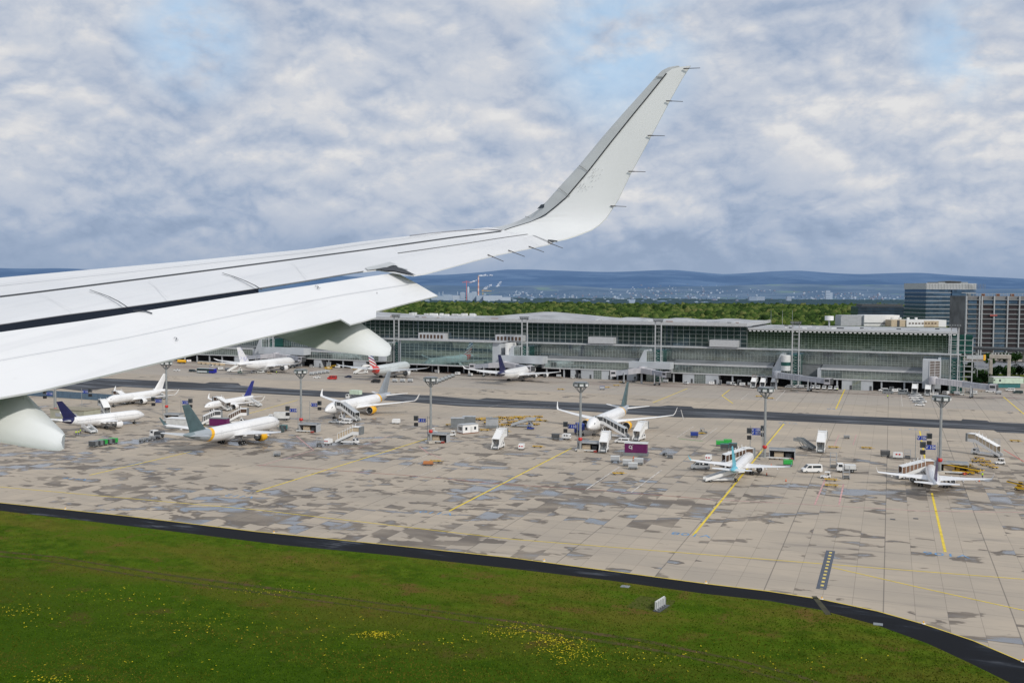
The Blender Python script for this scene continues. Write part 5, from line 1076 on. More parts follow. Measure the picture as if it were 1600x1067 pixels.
for i, (px, py, txt, side, lab) in enumerate([(1172,705,'V 108',1,'upper blue stand sign on its own post, left of the mast by the turquoise-tailed jet'),(1430,719,'V 106',1,'upper blue stand sign on its own post near the far right mast'),(484,660,'V 114',1,'blue stand sign on a pale post right of the mast by the refuse lorry'),(283,656,'V 116',1,'blue stand sign on a pale post just above the slate grey fin'),(128,637,'V 118',1,'blue stand sign on a post behind the flat beige shed'),(84,641,'V 118',-1,'blue stand sign nearest the left flap edge')]):
    q = at(px, py); stand_sign('stand_sign', q.x, q.y, txt, lab, 7.2, AZ*.6, side)
# shelters at the masts
def shelter(label, u, v, L_, rz=0.0, roof=TEAL):
    q = thing('equipment_shelter', label, 'shelter', (u, v, 0), rz)
    mb = MB(); mb.box((0,0,3.05),(L_,3.6,.35),MGREY); mb.box((0,-1.85,2.95),(L_+.1,.1,.55),LGREY); mb.build('roof', q)
    mb = MB(); 
    for s in (-1,1): mb.box((s*(L_/2-.2),0,1.45),(.25,3.3,2.9),LGREY)
    mb.box((0,1.5,1.4),(L_-.6,.2,2.8),DGREY); mb.build('frame', q)
    mb = MB(); mb.box((-L_*.12,0,1.05),(L_*.35,2.0,2.1),BEIGE); mb.box((L_*.24,.2,.9),(L_*.22,1.8,1.8),DGREY); mb.build('stored_equipment', q)
    mb = MB(); mb.box((-L_*.1,-2.5,.55),(L_*.9,.9,.35),OFFW); mb.box((L_*.35,-3.0,.4),(1.1,.8,.6),mat('dull_red', (.3,.05,.04), .7))
    for k in range(4): mb.tube((-L_*.45+k*1.5,-2.9,.25),(-L_*.45+k*1.5,-2.6,.25),.25,.25,BLACK,8)
    mb.build('tow_gear', q)
    return q
for px, py, L_, lab in [(686,690,7.2,'grey equipment shelter at the foot of the mast near the white cabin'),(921,704,7.6,'grey equipment shelter at the foot of the central mast'),(1222,716,8.2,'long low equipment shelter beside the mast with green cart'),(1488,738,8.5,'equipment shelter behind the purple-tailed jet by the yellow loader'),(484,674,7.5,'equipment shelter with dark stores at the mast near the orange engine'),(272,658,7,'small shelter between mast and pale post behind the slate fin')]:
    q = at(px, py); shelter(lab, q.x, q.y, L_, AZ*.2)
# ================================================================ ground support builders (forward = +x)
def wheels(q, xs, w_, r, name='wheel', parent=None):
    for x in xs:
        for s in (-1, 1):
            mb = MB(); mb.tube((x, s*w_, r), (x, s*(w_-.28), r), r, r, BLACK, 12); mb.tube((x, s*(w_+.01), r), (x, s*(w_-.03), r), r*.5, r*.5, STEEL, 8); mb.build(name, q)
def stairs(label, u, v, rz, top=4.6, run=7.5, cover='roof', m=WHITE, truck=True, cat='passenger stairs', group=None, glz=BEIGE, w_=1.25):
    """upper platform at +x end"""
    q = thing('passenger_stairs', label, cat, (u, v, 0), rz, group)
    x0, x1 = -run*.55, run*.45
    mb = MB()
    for s in (-1, 1): mb.prism([(x0,.35),(x0,1.15),(x1,top+.9),(x1+2.6,top+.9),(x1+2.6,top-.15),(x1,top-.3)], s*w_-.07, s*w_+.07, m)
    k_ = int(top/.2)
    for k in range(k_): mb.box((x0+.3+(x1-x0)*k/k_, 0, .4+(top-.4)*k/k_), (run/k_*1.05,w_*2-.1,.14), MGREY)
    mb.box((x1+1.3,0,top-.05),(2.6,w_*2,.16),MGREY); mb.build('flight', q)
    if cover:
        mb = MB(); h = 2.15
        if cover in ('roof', 'tunnel'):
            sleeve(mb, (x0+.9,0,1.1+h+.35), (x1,0,top+h+.15), w_*2+.3, .16, m if cover == 'roof' else LGREY); mb.box((x1+1.3,0,top+h+.3),(2.9,w_*2+.4,.2),m); mb.build('canopy', q)
        mb = MB()
        for s in (-1, 1):
            mb.add([(x0+.9,s*w_,1.5),(x1,s*w_,top+.95),(x1,s*w_,top+h),(x0+.9,s*w_,1.1+h+.2)], [(0,1,2,3)], glz)
            mb.add([(x1,s*w_,top+.95),(x1+2.5,s*w_,top+.95),(x1+2.5,s*w_,top+h+.2),(x1,s*w_,top+h)], [(0,1,2,3)], glz)
        o = mb.build('side_glazing', q); mb = MB()
        n = 6
        for k in range(n+1):
            x = x0+.9+(x1-x0-.9)*k/n; zb = 1.1+(top-.2)*k/n; 
            for s in (-1, 1): mb.box((x, s*(w_+.04), zb+h/2+.25), (.14,.1,h+.1), m)
        for s in (-1, 1): mb.box((x1+2.5, s*(w_+.04), top+1.3), (.16,.12,2.6), m)
        mb.build('canopy_posts', o)
        mb = MB(); mb.box((x1+2.85,0,top+1.2),(.6,w_*2+.5,2.7),MGREY); mb.build('bellows', q)
    mb = MB(); mb.box((0,0,.75),(run*.85,1.7,.5),m); mb.tube((x1-.6,-.8,.8),(x1+.9,-.8,top-.3),.12,.12,m,6); mb.tube((x1-.6,.8,.8),(x1+.9,.8,top-.3),.12,.12,m,6); mb.tube((x0+1.2,0,.9),(x1-.5,0,top-.8),.14,.14,MGREY,6); mb.build('chassis', q)
    if truck:
        mb = MB(); mb.prism([(x1-.2,.5),(x1-.2,2.1),(x1+.9,2.1),(x1+1.5,1.25),(x1+1.6,.5)], -.95, .95, m); o = mb.build('cab', q); mb = MB(); mb.add([(x1+.93,-.8,2.05),(x1+.93,.8,2.05),(x1+1.5,.8,1.32),(x1+1.5,-.8,1.32)], [(0,1,2,3)], GLASSD); mb.box((x1+.35,-.97,1.65),(.8,.04,.6),GLASSD); mb.box((x1+.35,.97,1.65),(.8,.04,.6),GLASSD); mb.build('cab_window', o)
    wheels(q, (x0+1.6, x1+.4), .95, .42)
    return q
def van(label, u, v, rz, m=WHITE, L_=5.2, h=2.2, group=None, cat='van', name='van'):
    q = thing(name, label, cat, (u, v, 0), rz, group); l = L_/2
    mb = MB(); mb.prism([(-l,.35),(-l-.03,h*.55),(-l+.12,h),(l*.42,h),(l*.72,h*.62),(l*.97,h*.5),(l,.42)], -.95, .95, m); mb.build('body', q)
    mb = MB(); mb.add([(l*.45,-.82,h-.06),(l*.45,.82,h-.06),(l*.72,.85,h*.64),(l*.72,-.85,h*.64)], [(0,1,2,3)], GLASSD)
    mb.v = [(x+.03, y, z+.03) for x, y, z in mb.v]
    for s in (-1, 1):
        mb.add([(l*.40,s*.962,h-.22),(l*.62,s*.962,h*.62),(l*.1,s*.962,h*.62),(l*.1,s*.962,h-.22)], [(0,1,2,3)], GLASSD)
        mb.add([(-l*.0,s*.962,h-.22),(-l*.0,s*.962,h*.62),(-l*.85,s*.962,h*.62),(-l*.85,s*.962,h-.22)], [(0,1,2,3)], GLASSD)
    mb.box((-l-.03,0,h*.72),(.03,1.5,h*.28),GLASSD); mb.build('window', q)
    mb = MB(); mb.box((l,0,.55),(.12,1.85,.3),DGREY); mb.box((-l-.02,0,.5),(.1,1.85,.25),DGREY); mb.build('bumper', q)
    wheels(q, (-l*.6, l*.62), .97, .34); return q
def car(label, u, v, rz, m=WHITE, group=None): 
    q = thing('parked_car', label, 'car', (u, v, 0), rz, group)
    mb = MB(); mb.prism([(-2.15,.3),(-2.2,.85),(-1.9,.95),(-1.3,1.0),(.75,.95),(1.9,.8),(2.15,.6),(2.15,.3)], -.88, .88, m); mb.prism([(-1.75,.93),(-1.2,1.45),(.15,1.47),(1.0,.93)], -.74, .74, m); mb.build('body', q)
    mb = MB(); 
    for s in (-1, 1): mb.add([(-1.45,s*.752,.98),(-1.1,s*.752,1.37),(.1,s*.752,1.39),(.75,s*.752,.98)], [(0,1,2,3)], GLASSD)
    mb.add([(.22,-.68,1.44),(.22,.68,1.44),(1.02,.7,.99),(1.02,-.7,.99)], [(0,1,2,3)], GLASSD); mb.add([(-1.27,-.66,1.42),(-1.27,.66,1.42),(-1.8,.68,.98),(-1.8,-.68,.98)], [(0,1,2,3)], GLASSD); mb.build('window', q)
    wheels(q, (-1.3, 1.35), .88, .32); return q
def tug(label, u, v, rz, m=WHITE, group=None, s_=1.0):
    q = thing('baggage_tug', label, 'baggage tug', (u, v, 0), rz, group)
    mb = MB(); mb.prism([(-1.4,.3),(-1.4,.95),(-.3,.95),(-.2,.75),(.5,.8),(1.4,.7),(1.45,.3)], -.7, .7, m); mb.build('body', q)
    mb = MB(); mb.box((-.45,0,1.85),(1.5,1.35,.1),m)
    for x in (-1.1,.25):
        for s in (-1,1): mb.box((x,s*.62,1.35),(.07,.07,1.0),m)
    mb.box((.25,0,1.4),(.04,1.2,.7),GLASSD); mb.box((-.75,0,1.05),(.5,1.0,.5),BLACK); mb.build('cab_frame', q)
    wheels(q, (-.95,.95), .72, .3); return q
def dolly(label, u, v, rz, m=YEL, group=None, low=False):
    q = thing('container_dolly', label, 'dolly', (u, v, 0), rz, group)
    mb = MB()
    for s in (-1,1): mb.box((0,s*.75,.52),(3.3,.16,.18),m); mb.box((s*1.6,0,.52),(.16,1.6,.18),m)
    for k in range(5): mb.box((-1.2+k*.6,0,.5),(.1,1.5,.1),MGREY)
    mb.tube((1.6,0,.45),(2.7,0,.25),.05,.05,m,5); mb.build('frame', q)
    mb = MB()
    for k in range(6): mb.tube((-1.4+k*.55,-.66,.58),(-1.4+k*.55,.66,.58),.06,.06,STEEL if k % 2 else RUST,6)
    mb.build('rollers', q); wheels(q, (-1.1,1.1), .7, .22); return q
def bagcart(label, u, v, rz, m=OFFW, c=MGREY, group=None, load=None):
    q = thing('baggage_cart', label, 'baggage cart', (u, v, 0), rz, group)
    mb = MB(); mb.box((0,0,.5),(2.7,1.5,.14),m if m is YEL else MGREY); mb.tube((1.35,0,.45),(2.2,0,.3),.05,.05,MGREY,5); mb.build('deck', q)
    mb = MB(); mb.box((0,0,1.95),(2.8,1.6,.1),m)
    for x in (-1.32,1.32): mb.box((x,0,1.25),(.08,1.5,1.35),m)
    mb.build('canopy', q); mb = MB(); mb.box((0,.1,1.05),(2.3,1.2,.9),c); mb.box((0,-.77,1.3),(2.5,.03,1.1),c); mb.build('curtain', q)
    wheels(q, (-.95,.95), .68, .24); return q
def loader(label, u, v, rz, m=YEL, ang=.0, L_=7.5, h0=1.0, h1=3.0, name='belt_loader', cat='belt loader', wide=.55):
    q = thing(name, label, cat, (u, v, 0), rz)
    mb = MB(); mb.box((-.4,0,.65),(L_*.6,1.7,.55),m); mb.box((L_*.12,-.62,1.2),(1.1,.55,.7),m); mb.build('chassis', q)
    mb = MB(); sleeve(mb, (-L_*.5,0,h0), (L_*.55,0,h1), wide*2, .28, m); sleeve(mb, (-L_*.48,0,h0+.16), (L_*.53,0,h1+.16), wide*1.6, .06, BLACK); 
    for s in (-1,1): sleeve(mb, (-L_*.4,s*wide,h0+.7), (L_*.5,s*wide,h1+.6), .06, .06, m)
    mb.build('conveyor', q); mb = MB(); mb.box((L_*.08,-.62,1.75),(.9,.5,.6),GLASSD); mb.box((L_*.08,-.62,2.1),(1.1,.6,.08),m); mb.build('cab', q)
    wheels(q, (-L_*.22,L_*.2), .85, .36); return q
def truck(label, u, v, rz, m=WHITE, box=OFFW, L_=8.5, h=3.3, lift=0.0, name='box_truck', cat='truck', stripe=None):
    q = thing(name, label, cat, (u, v, 0), rz)
    mb = MB(); mb.box((-.2,0,.75),(L_,1.0,.3),DGREY); mb.build('chassis', q)
    mb = MB(); mb.prism([(L_/2-1.9,.55),(L_/2-1.9,2.5),(L_/2-.25,2.5),(L_/2,1.5),(L_/2,.55)], -1.15, 1.15, m); o = mb.build('cab', q); mb = MB(); mb.add([(L_/2-.22,-1.0,2.4),(L_/2-.22,1.0,2.4),(L_/2+.02,1.0,1.52),(L_/2+.02,-1.0,1.52)], [(0,1,2,3)], GLASSD)
    for s in (-1,1): mb.box((L_/2-1.0,s*1.16,1.95),(1.1,.04,.75),GLASSD)
    mb.build('cab_window', o)
    mb = MB(); mb.box((-1.1,0,1.0+lift+h*.38),(L_-2.4,2.4,h*.76),box); 
    o = mb.build('load_box', q); mb = MB(); mb.box((-1.1,-1.22,1.0+lift+h*.38),((L_-2.4)*.9,.03,h*.1 if not stripe else h*.5),stripe or LGREY); mb.build('side_panel', o)
    if lift:
        mb = MB()
        for s in (-1,1): mb.tube((-3,s,1),(1,s,1+lift),.1,.1,MGREY,5); mb.tube((1,s,1),(-3,s,1+lift),.1,.1,MGREY,5)
        mb.build('scissor_lift', q)
    wheels(q, (-L_*.3,L_*.32), 1.12, .48); return q
def gpu(label, u, v, rz, m=WHITE, name='ground_power_unit', cat='ground power unit', redtop=True):
    q = thing(name, label, cat, (u, v, 0), rz); mb = MB(); mb.prism([(-1.5,.45),(-1.5,1.75),(-1.2,1.95),(1.3,1.95),(1.5,1.6),(1.5,.45)], -.85, .85, m); mb.build('housing', q)
    mb = MB(); 
    for s in (-1,1): mb.box((s*.45,-.87,1.45),(.55,.04,.45),RED if redtop else DGREY); mb.box((1.52,s*.4,1.3),(.04,.5,.4),RED if redtop else DGREY)
    mb.build('panel', q); MB().tube((1.5,0,.45),(2.6,0,.25),.05,.05,MGREY,5).build('tow_bar', q); wheels(q, (-.9,.9), .82, .28); return q
def cone_(q_, label, group): 
    q = thing('traffic_cone', label, 'traffic cone', q_, 0, group); MB().lathe([(.2,.04),(.05,.75),(.01,.76)], mat('cone_orange', (.75,.12,.03), .6), 8).build('body', q); MB().box((0,0,.03),(.5,.5,.05),BLACK).build('base', q); return q
def scaffold_unit(label, u, v, rz, h=3.0):
    q = thing('maintenance_steps', label, 'maintenance steps', (u, v, 0), rz); mb = MB()
    for x in (-.9,.9):
        for y in (-.6,.6): mb.tube((x,y,.2),(x,y,h),.06,.06,LGREY,5)
    for z in (.6,h*.55,h*.8,h): 
        for y in (-.6,.6): mb.box((0,y,z),(1.8,.07,.07),LGREY)
        for x in (-.9,.9): mb.box((x,0,z),(.07,1.2,.07),LGREY)
    mb.build('frame', q); mb = MB(); mb.box((0,0,h*.55),(1.8,1.2,.08),MGREY); mb.box((-.1,0,.6),(1.7,1.1,.6),DGREY); mb.build('platform', q); wheels(q, (-.7,.7), .6, .2); return q
def container(label, u, v, rz, m, L_, w_, h, base=.6, name='container', cat='container', roof=None):
    q = thing(name, label, cat, (u, v, 0), rz); mb = MB(); mb.box((0,0,base+h/2),(L_,w_,h),m); mb.build('body', q)
    mb = MB(); n = int(L_/.45)
    for k in range(n): mb.box((-L_/2+.25+k*.45,-w_/2-.03,base+h/2),(.16,.05,h*.92),m)
    mb.build('corrugation', q); mb = MB(); mb.box((0,0,base+h+.1),(L_*1.06,w_*1.1,.16),roof or LGREY); mb.build('roof', q); mb = MB(); mb.box((0,0,base/2+.05),(L_*1.1,w_*1.1,base),MGREY); mb.build('skid', q); return q
def pt(px, py):
    q = at(px, py); vf = 581-(q.x+170)*math.tan(R(3)); return q.x, (min(q.y, vf-.25*max(0, q.y-vf)) if q.x < 36 else q.y)
def ang(p, q): a_, b_ = at(*p), at(*q); return math.atan2(b_.y-a_.y, b_.x-a_.x)
# ---- passenger stairs (pixel of centre, direction pixel: low end -> high end)
def st_at(px, py, deg, label, **k): u, v = pt(px, py); return stairs(label, u, v, R(deg), **k)
st_at(192, 631, 168, 'covered passenger stairs with brown glazing at the nose of the all-white jet', top=3.4, run=6.5, glz=DKBROWN)
st_at(251, 623, 180, 'small open stairs at the rear door of the all-white jet', top=3.2, run=6, cover=None, truck=False)
st_at(350, 641, 165, 'covered passenger stairs with brown windows at the nose of the blue-finned jet', top=3.2, run=7, glz=DKBROWN)
st_at(398, 635, 175, 'small open stairs at the rear door of the blue-finned jet', top=3.0, run=6, cover=None, truck=False)
st_at(547, 657, 165, 'white covered stairs truck reaching the front door of the left yellow-engined airliner', top=4.9, run=9, cover='tunnel', glz=DGREY)
st_at(961, 683, 170, 'white covered stairs truck at the front door of the central teal-finned airliner', top=4.9, run=9.5, cover='tunnel', glz=DGREY)
st_at(541, 693, 5, 'lone covered stairs with beige glazing standing on the wet concrete left of centre', top=3.6, run=6.5, glz=BEIGE)
st_at(778, 701, 90, 'white stairs truck seen from its foot, alone on the concrete right of the white cabin', top=3.9, run=5.5, glz=OFFW)
st_at(944, 706, 95, 'white stairs truck turned away, standing left of the purple container', top=3.9, run=5.0, cover='roof', glz=OFFW)
st_at(998, 688, 80, 'white stairs truck rising just behind the purple container', top=3.9, run=5.5, glz=OFFW)
st_at(1146, 728, 35, 'covered stairs with brown windows leading up to the turquoise-finned jet', top=3.0, run=7.5, glz=DKBROWN)
st_at(1126, 752, 25, 'long pale open ramp at the rear of the turquoise-finned jet', top=2.9, run=8.5, cover=None, truck=False)
st_at(1283, 706, 88, 'tall white stairs truck facing the camera right of the blue signs', top=4.0, run=5.5, glz=OFFW)
st_at(1262, 702, 160, 'small grey open steps left of the tall white stairs truck', top=2.8, run=4.5, cover=None, truck=False, m=STEEL)
st_at(1424, 748, 22, 'covered stairs with beige brown windows leading to the purple-finned jet', top=3.0, run=7.5, glz=mat('tan_glazing', (.25,.15,.1), .3))
st_at(1543, 712, 150, 'white covered stairs truck standing by itself near the right edge', top=4.3, run=8, glz=BEIGE)
st_at(366, 662, 30, 'covered stairs with dark windows partly hidden behind the grey-tailed airliner', top=3.6, run=5.5, glz=DKBROWN)
st_at(325, 664, 45, 'second covered stairs behind the grey-tailed airliner, left of the purple unit', top=3.0, run=5, glz=DGREY)
st_at(142, 676, 160, 'low stairs truck beside the three workers at the navy-tailed jet', top=1.9, run=5, cover=None)
st_at(165, 649, 150, 'dark sided covered steps over the roof line of the navy-tailed jet', top=4.0, run=5.5, glz=DGREY)
st_at(366, 581, 60, 'open stairs up to the tail of the white wide-body', top=4.8, run=8, cover=None)
st_at(563, 584, 60, 'open stairs up to the rear of the flag-finned airliner', top=4.8, run=8, cover=None)
st_at(541, 572, 120, 'small white stairs parked left of the flag-finned airliner wing', top=3.5, run=6, cover=None)
st_at(814, 667, 10, 'grey folded belt ramp at the right end of the dolly park', top=3.0, run=7, cover=None, m=LGREY)
for i, (px, py) in enumerate([(1198,592),(1212,592),(1222,596)]): st_at(px, py, 85, ['leftmost', 'middle', 'rightmost'][i]+' of three tall white stairs trucks under the turret', top=3.1, run=4.0, glz=GLASSD)
for i, (px, py) in enumerate([(1425,600),(1443,600)]): st_at(px, py, 85, ['left', 'right'][i]+' stairs truck of the pair in the dark bay near the right gate', top=3.1, run=4.0, glz=GLASSD)
# ---- vehicles
van('white minibus van standing alone right of the turquoise-finned jet', *pt(1268,738), R(205), L_=5.9, h=2.4)
van('red van crossing the far apron left of the flag-finned jet', *pt(519,593), R(190), RED, 5.6, 2.4)
car('dark blue car parked right of the red van', *pt(544,590), R(185), mat('car_navy', (.03,.04,.09), .3))
van('black van below the tail of the flag-finned jet', *pt(587,598), R(185), mat('car_black', (.02,.022,.026), .3), 5.4, 2.1)
car('white estate car left of the red van', *pt(495,591), R(200), WHITE)
car('small white service car under the flap near the left mast', *pt(276,580), R(185), WHITE)
q = thing('apron_bus', 'long blue and white apron bus driving below the terminal on the left', 'bus', (*pt(322,583), 0), R(3)); mb = MB(); mb.box((-1.5,0,1.75),(9,2.6,2.7),mat('bus_teal', (.05,.13,.15), .35)); mb.box((5.0,0,1.75),(4,2.6,2.7),mat('bus_blue', (.015,.02,.32), .35)); mb.build('body', q); mb = MB(); mb.box((.4,-1.31,2.25),(12.2,.05,1.1),GLASSD); mb.build('windows', q); mb = MB(); mb.box((.3,0,3.2),(12.6,2.4,.2),OFFW); mb.build('roof', q); mb = MB(); mb.box((-2,-1.32,1.1),(7,.04,.8),OFFW); mb.build('white_skirt', q); wheels(q, (-3.6,4.2), 1.28, .5)
van('dark car in front of the blue bus', *pt(301,581), R(3), mat('car_teal', (.02,.04,.05), .3), 4.6, 1.6)
truck('white refuse style truck with green marks between mast and grey-tailed airliner nose', *pt(436,657), R(205), WHITE, OFFW, 8.6, 3.2, 0, stripe=None)
truck('white catering truck right of the navy-tailed jet by the pale box', *pt(246,683), R(175), WHITE, DGREY, 5.2, 1.6, 0, name='flatbed_truck')
truck('mint and white raised truck beyond the left yellow-engined airliner', *pt(553,624), R(175), WHITE, MINT, 8.2, 2.6, 1.6)
truck('blue loading truck behind the nose of the central airliner', *pt(905,679), R(120), BLUE, BLUE, 7.5, 3.0, 1.2)
van('silver van by the wing tip of the turquoise-finned jet', *pt(1094,733), R(190), LGREY, 5.6, 2.3)
gpu('white unit with two red lamps left of the brown-windowed stairs of the turquoise jet', *pt(1107,720), R(270))
car('silver car below the pointed nose of the left yellow-engined airliner', *pt(522,661), R(190), LGREY)
van('white service van under the stairs of the left yellow-engined airliner', *pt(540,662), R(185), WHITE, 5.0, 1.9)
van('long pale car below the stairs of the central airliner', *pt(972,692), R(185), WHITE, 5.2, 1.8)
gpu('white ground unit with red lamps left of the beige-glazed lone stairs', *pt(513,694), R(270)); gpu('white ground unit with red lamps right of the lone stairs truck', *pt(815,702), R(280)); gpu('white covered trailer right of the left yellow-engined airliner', *pt(619,662), R(190), redtop=False)
scaffold_unit('grey wheeled steps left of the white unit and beige-glazed stairs', *pt(499,697), .3); scaffold_unit('low dark wheeled unit alone on the concrete left of centre', *pt(433,713), .2, 1.6)
scaffold_unit('double tall wheeled steps right of the green bins near the white van', *pt(1302,731), .2, 4.6); scaffold_unit('dark wheeled jack frame below the white van on the right', *pt(1322,748), .2, 3.6); scaffold_unit('grey scaffold beside the rightmost lone stairs truck', *pt(1557,703), .2, 3.6)
scaffold_unit('small dark cart on the marked bay right of the tall stairs truck', *pt(1323,685), .2, 1.2); scaffold_unit('grey jumble of equipment right of the purple container', *pt(1047,716), .2, 2.8); scaffold_unit('second grey equipment rack right of the purple container', *pt(1040,712), 1.2, 2.4)
truck('white tanker unit left of the dark jack frame', *pt(1322,737), R(190), WHITE, OFFW, 5.5, 1.6, 0, name='service_truck')
container('magenta purple container with pale roof and round white emblem near the centre', *pt(994,711), R(8), PURPLE, 7.2, 3.6, 3.0, 1.0, roof=OFFW)
emb = [o for o in COL.objects if o.name.startswith('container')][-1]
mb = MB(); 
for k in range(14):
    a0, a1 = k*2*math.pi/14, (k+1)*2*math.pi/14; f = lambda r, a_: (-1.7+r*math.cos(a_), -1.90, 2.9+r*math.sin(a_)); mb.add([f(.34,a0), f(.55,a0), f(.55,a1), f(.34,a1)], [(0,1,2,3)], OFFW)
mb.box((-1.22,-1.9,2.6),(.2,.03,1.1),OFFW); mb.box((-.95,-1.9,3.5),(.12,.03,.3),OFFW); mb.build('emblem', emb)
container('purple unit partly hidden behind the grey-tailed airliner', *pt(343,668), .2, PURPLE, 7, 3, 2.8, .8, roof=MGREY)
# cabins
q = thing('site_cabin', 'white flat-roofed site cabin with small windows beside the dolly park', 'cabin', (*pt(731,676), 0), R(56)); mb = MB(); mb.box((0,0,1.75),(6.8,3.8,2.9),WHITE); mb.build('wall', q); mb = MB(); mb.box((0,0,3.3),(7.0,4.0,.16),LGREY); mb.build('roof', q)
for x in (-1.9, 2.0): MB().box((x,-1.92,1.9),(.9,.05,1.1),GLASSD).build('window', q)
for y in (-.9, -.1, .8): MB().box((-3.42,y,1.9),(.05,.6,1.3),GLASSD).build('window', q)
MB().box((.3,-1.92,1.4),(.9,.05,2.1),OFFW).build('door', q); MB().box((0,0,.15),(7.0,4.0,.3),RUST).build('base', q)
q = thing('flat_roof_shed', 'pale green-beige flat-roofed shed behind the navy-tailed jet', 'shed', (*pt(118,655), 0), R(0)); mb = MB(); mb.box((0,0,2.1),(17.5,9,4.2),mat('shed_beige', (.40,.40,.31), .7)); mb.build('wall', q); MB().box((0,0,4.35),(17.9,9.4,.3),mat('shed_roof', (.30,.27,.2), .8)).build('roof', q); MB().box((3.6,-4.55,1.6),(3.4,.1,2.9),LGREY).build('roller_door', q); MB().box((-4.6,-4.55,2.2),(2.6,.1,1.4),LGREY).build('window', q)
container('white cabin with small dark windows behind the slate grey tail', *pt(283,669), R(8), OFFW, 10, 4.5, 3.3, .5, name='site_cabin', cat='cabin', roof=WHITE)
container('dark grey container at the left of the packed dollies', *pt(715,668), .35, MGREY, 5, 3, 3.4, .3, roof=LGREY); container('second dark grey container behind the white site cabin', *pt(733,664), .35, MGREY, 5, 3, 3.1, .3, roof=LGREY); container('grey netted container right of the white site cabin', *pt(769,668), .3, LGREY, 4.6, 3, 2.8, .9, roof=MGREY)
mb = MB()
for k in range(34): mb.box((-33+k*2, 0, 1.6), (1.9,.18,3.2), mat('blast_fence_blue', (.12,.19,.27), .4, .3), ry=0)
for k in range(17): mb.tube((-33+k*4, .2, 2.8), (-33+k*4, 1.8, 0), .08, .08, MGREY, 4)
o = mb.build('blast_fence', loc=(*pt(120,623), 0), rz=-.06); tag(o, 'long blue corrugated blast fence behind the beige shed at left', 'blast fence')
# dolly park: rows of yellow framed dollies
dg = 'yellow dollies packed in the dolly park'; proto = None
rowsd = [((738,655),(846,652),15),((760,661),(848,658),11),((772,665),(838,664),8),((745,657),(840,656),12)]
for (a_, b_, n) in rowsd:
    for k in range(n):
        if random.random() < .12: continue
        px = a_[0]+(b_[0]-a_[0])*k/(n-1)+random.uniform(-1.5,1.5); py = a_[1]+(b_[1]-a_[1])*k/(n-1)+random.uniform(-.5,.5); u, v = pt(px, py)
        if proto is None: proto = dolly('empty yellow framed dolly in the packed rows behind the white cabin', u, v, .2, YEL, dg)
        else: dup(proto, (u, v, 0), random.uniform(-.5,.6)+(1.57 if random.random() < .3 else 0), scale=(1,1,1+.4*(k % 3 == 0)))
for px, py, rz, lab in [(703,665,.3,'brown framed dolly stack left of the dark containers'),(757,673,.2,'yellow dolly just right of the white cabin corner'),(789,675,.1,'yellow dolly above the lone stairs truck'),(680,722,.25,'yellow flat dolly coupled behind the orange cart on the wet concrete'),(840,699,.1,'yellow flat dolly right of the white ground unit'),(966,741,.6,'yellow and black dolly isolated on the wet bay left of centre right'),(1298,751,.1,'yellow dolly hitched below the white tug near the marked bays'),(1299,760,.05,'bright yellow loaded dolly at the top of the pink bay lines'),(1093,678,.5,'orange dolly between the blue cart and dark tug'),(1586,690,.1,'yellow dolly near the right edge by the red line'),(1354,701,.1,'brown dolly standing alone right of the jack frames'),(1302,700,.1,'brown dolly below the tall stairs truck bay'),(963,603,.3,'yellow dolly on the far apron behind the teal fin, third in line'),(948,606,.3,'yellow dolly on the far apron behind the teal fin, second in line'),(1203,623,.1,'brown dolly on the far apron left of the mast head'),(1186,620,.1,'small brown dolly on the far apron nearer the terminal stairs'),(876,609,.1,'dark dolly on the far apron left of the central mast head')]:
    u, v = pt(px, py); dup(proto, (u, v, 0), rz, lab, 'single dollies scattered on the apron')
# the four piles at the right
for i, (px, py) in enumerate([(1523,721),(1533,721),(1543,722),(1537,727),(1547,727),(1552,731),(1530,717)]): u, v = pt(px, py); dup(proto, (u, v, 0), 1.4+.1*i, 'yellow dolly in the tight block right of the purple-finned jet', 'block of yellow dollies by the right edge')
p2 = dolly('orange loaded dolly with grey tarpaulin on the wet concrete at centre left', *pt(669,727), .25, RUST); MB().box((0,0,.95),(2.8,1.3,.7),mat('tarp_orange', (.5,.2,.07), .8)).build('load', p2)
# carts
p3 = bagcart('white covered baggage cart, topmost left of the four below the purple container', *pt(961,722), .15, OFFW, LGREY)
for px, py, lab in [(980,728,'white covered baggage cart in the middle of the four below the purple container'),(989,733,'lowest white covered baggage cart of the four below the purple container'),(998,726,'white covered baggage cart with yellow base, rightmost of the four below the purple container')]: u, v = pt(px, py); dup(p3, (u, v, 0), .2, lab, 'covered carts below the purple container')
for px, py, lab in [(868,686,'dark covered cart left of the central mast'),(1383,713,'dark covered cart left of the small shelter on the right')]: bagcart(lab, *pt(px, py), .2, DGREY, DGREY)
gpu('pale boxy unit between dark cart and central mast', *pt(885,686), 0, redtop=False); 
gg = 'green topped carts in line under the navy-tailed jet'
for i, px in enumerate((146,154,161,168,177)): bagcart(['leftmost grey cart', 'second grey cart', 'middle green grey cart', 'green topped cart', 'rightmost green topped cart'][i]+' in the cart line in front of the navy-tailed jet', *pt(px, 698-1.2*i), .15, [MGREY,MGREY,GREEN,MGREY,GREEN][i], DGREY)
for i, px in enumerate((222,230,238,246)): scaffold_unit(['first', 'second', 'third', 'last'][i]+' low dark tow unit in the row below the grey tailplane, counted from the left', *pt(px, 690-1.6*i), .3, 1.2)
for px, py, lab in [(1125,697,'long bright green cart left of the blue signs'),(1137,695,'second bright green cart behind the turquoise-finned jet'),(1231,728,'green bin cart right of the long shelter')]:
    q = bagcart(lab, *pt(px, py), .2, GREEN, GREEN)
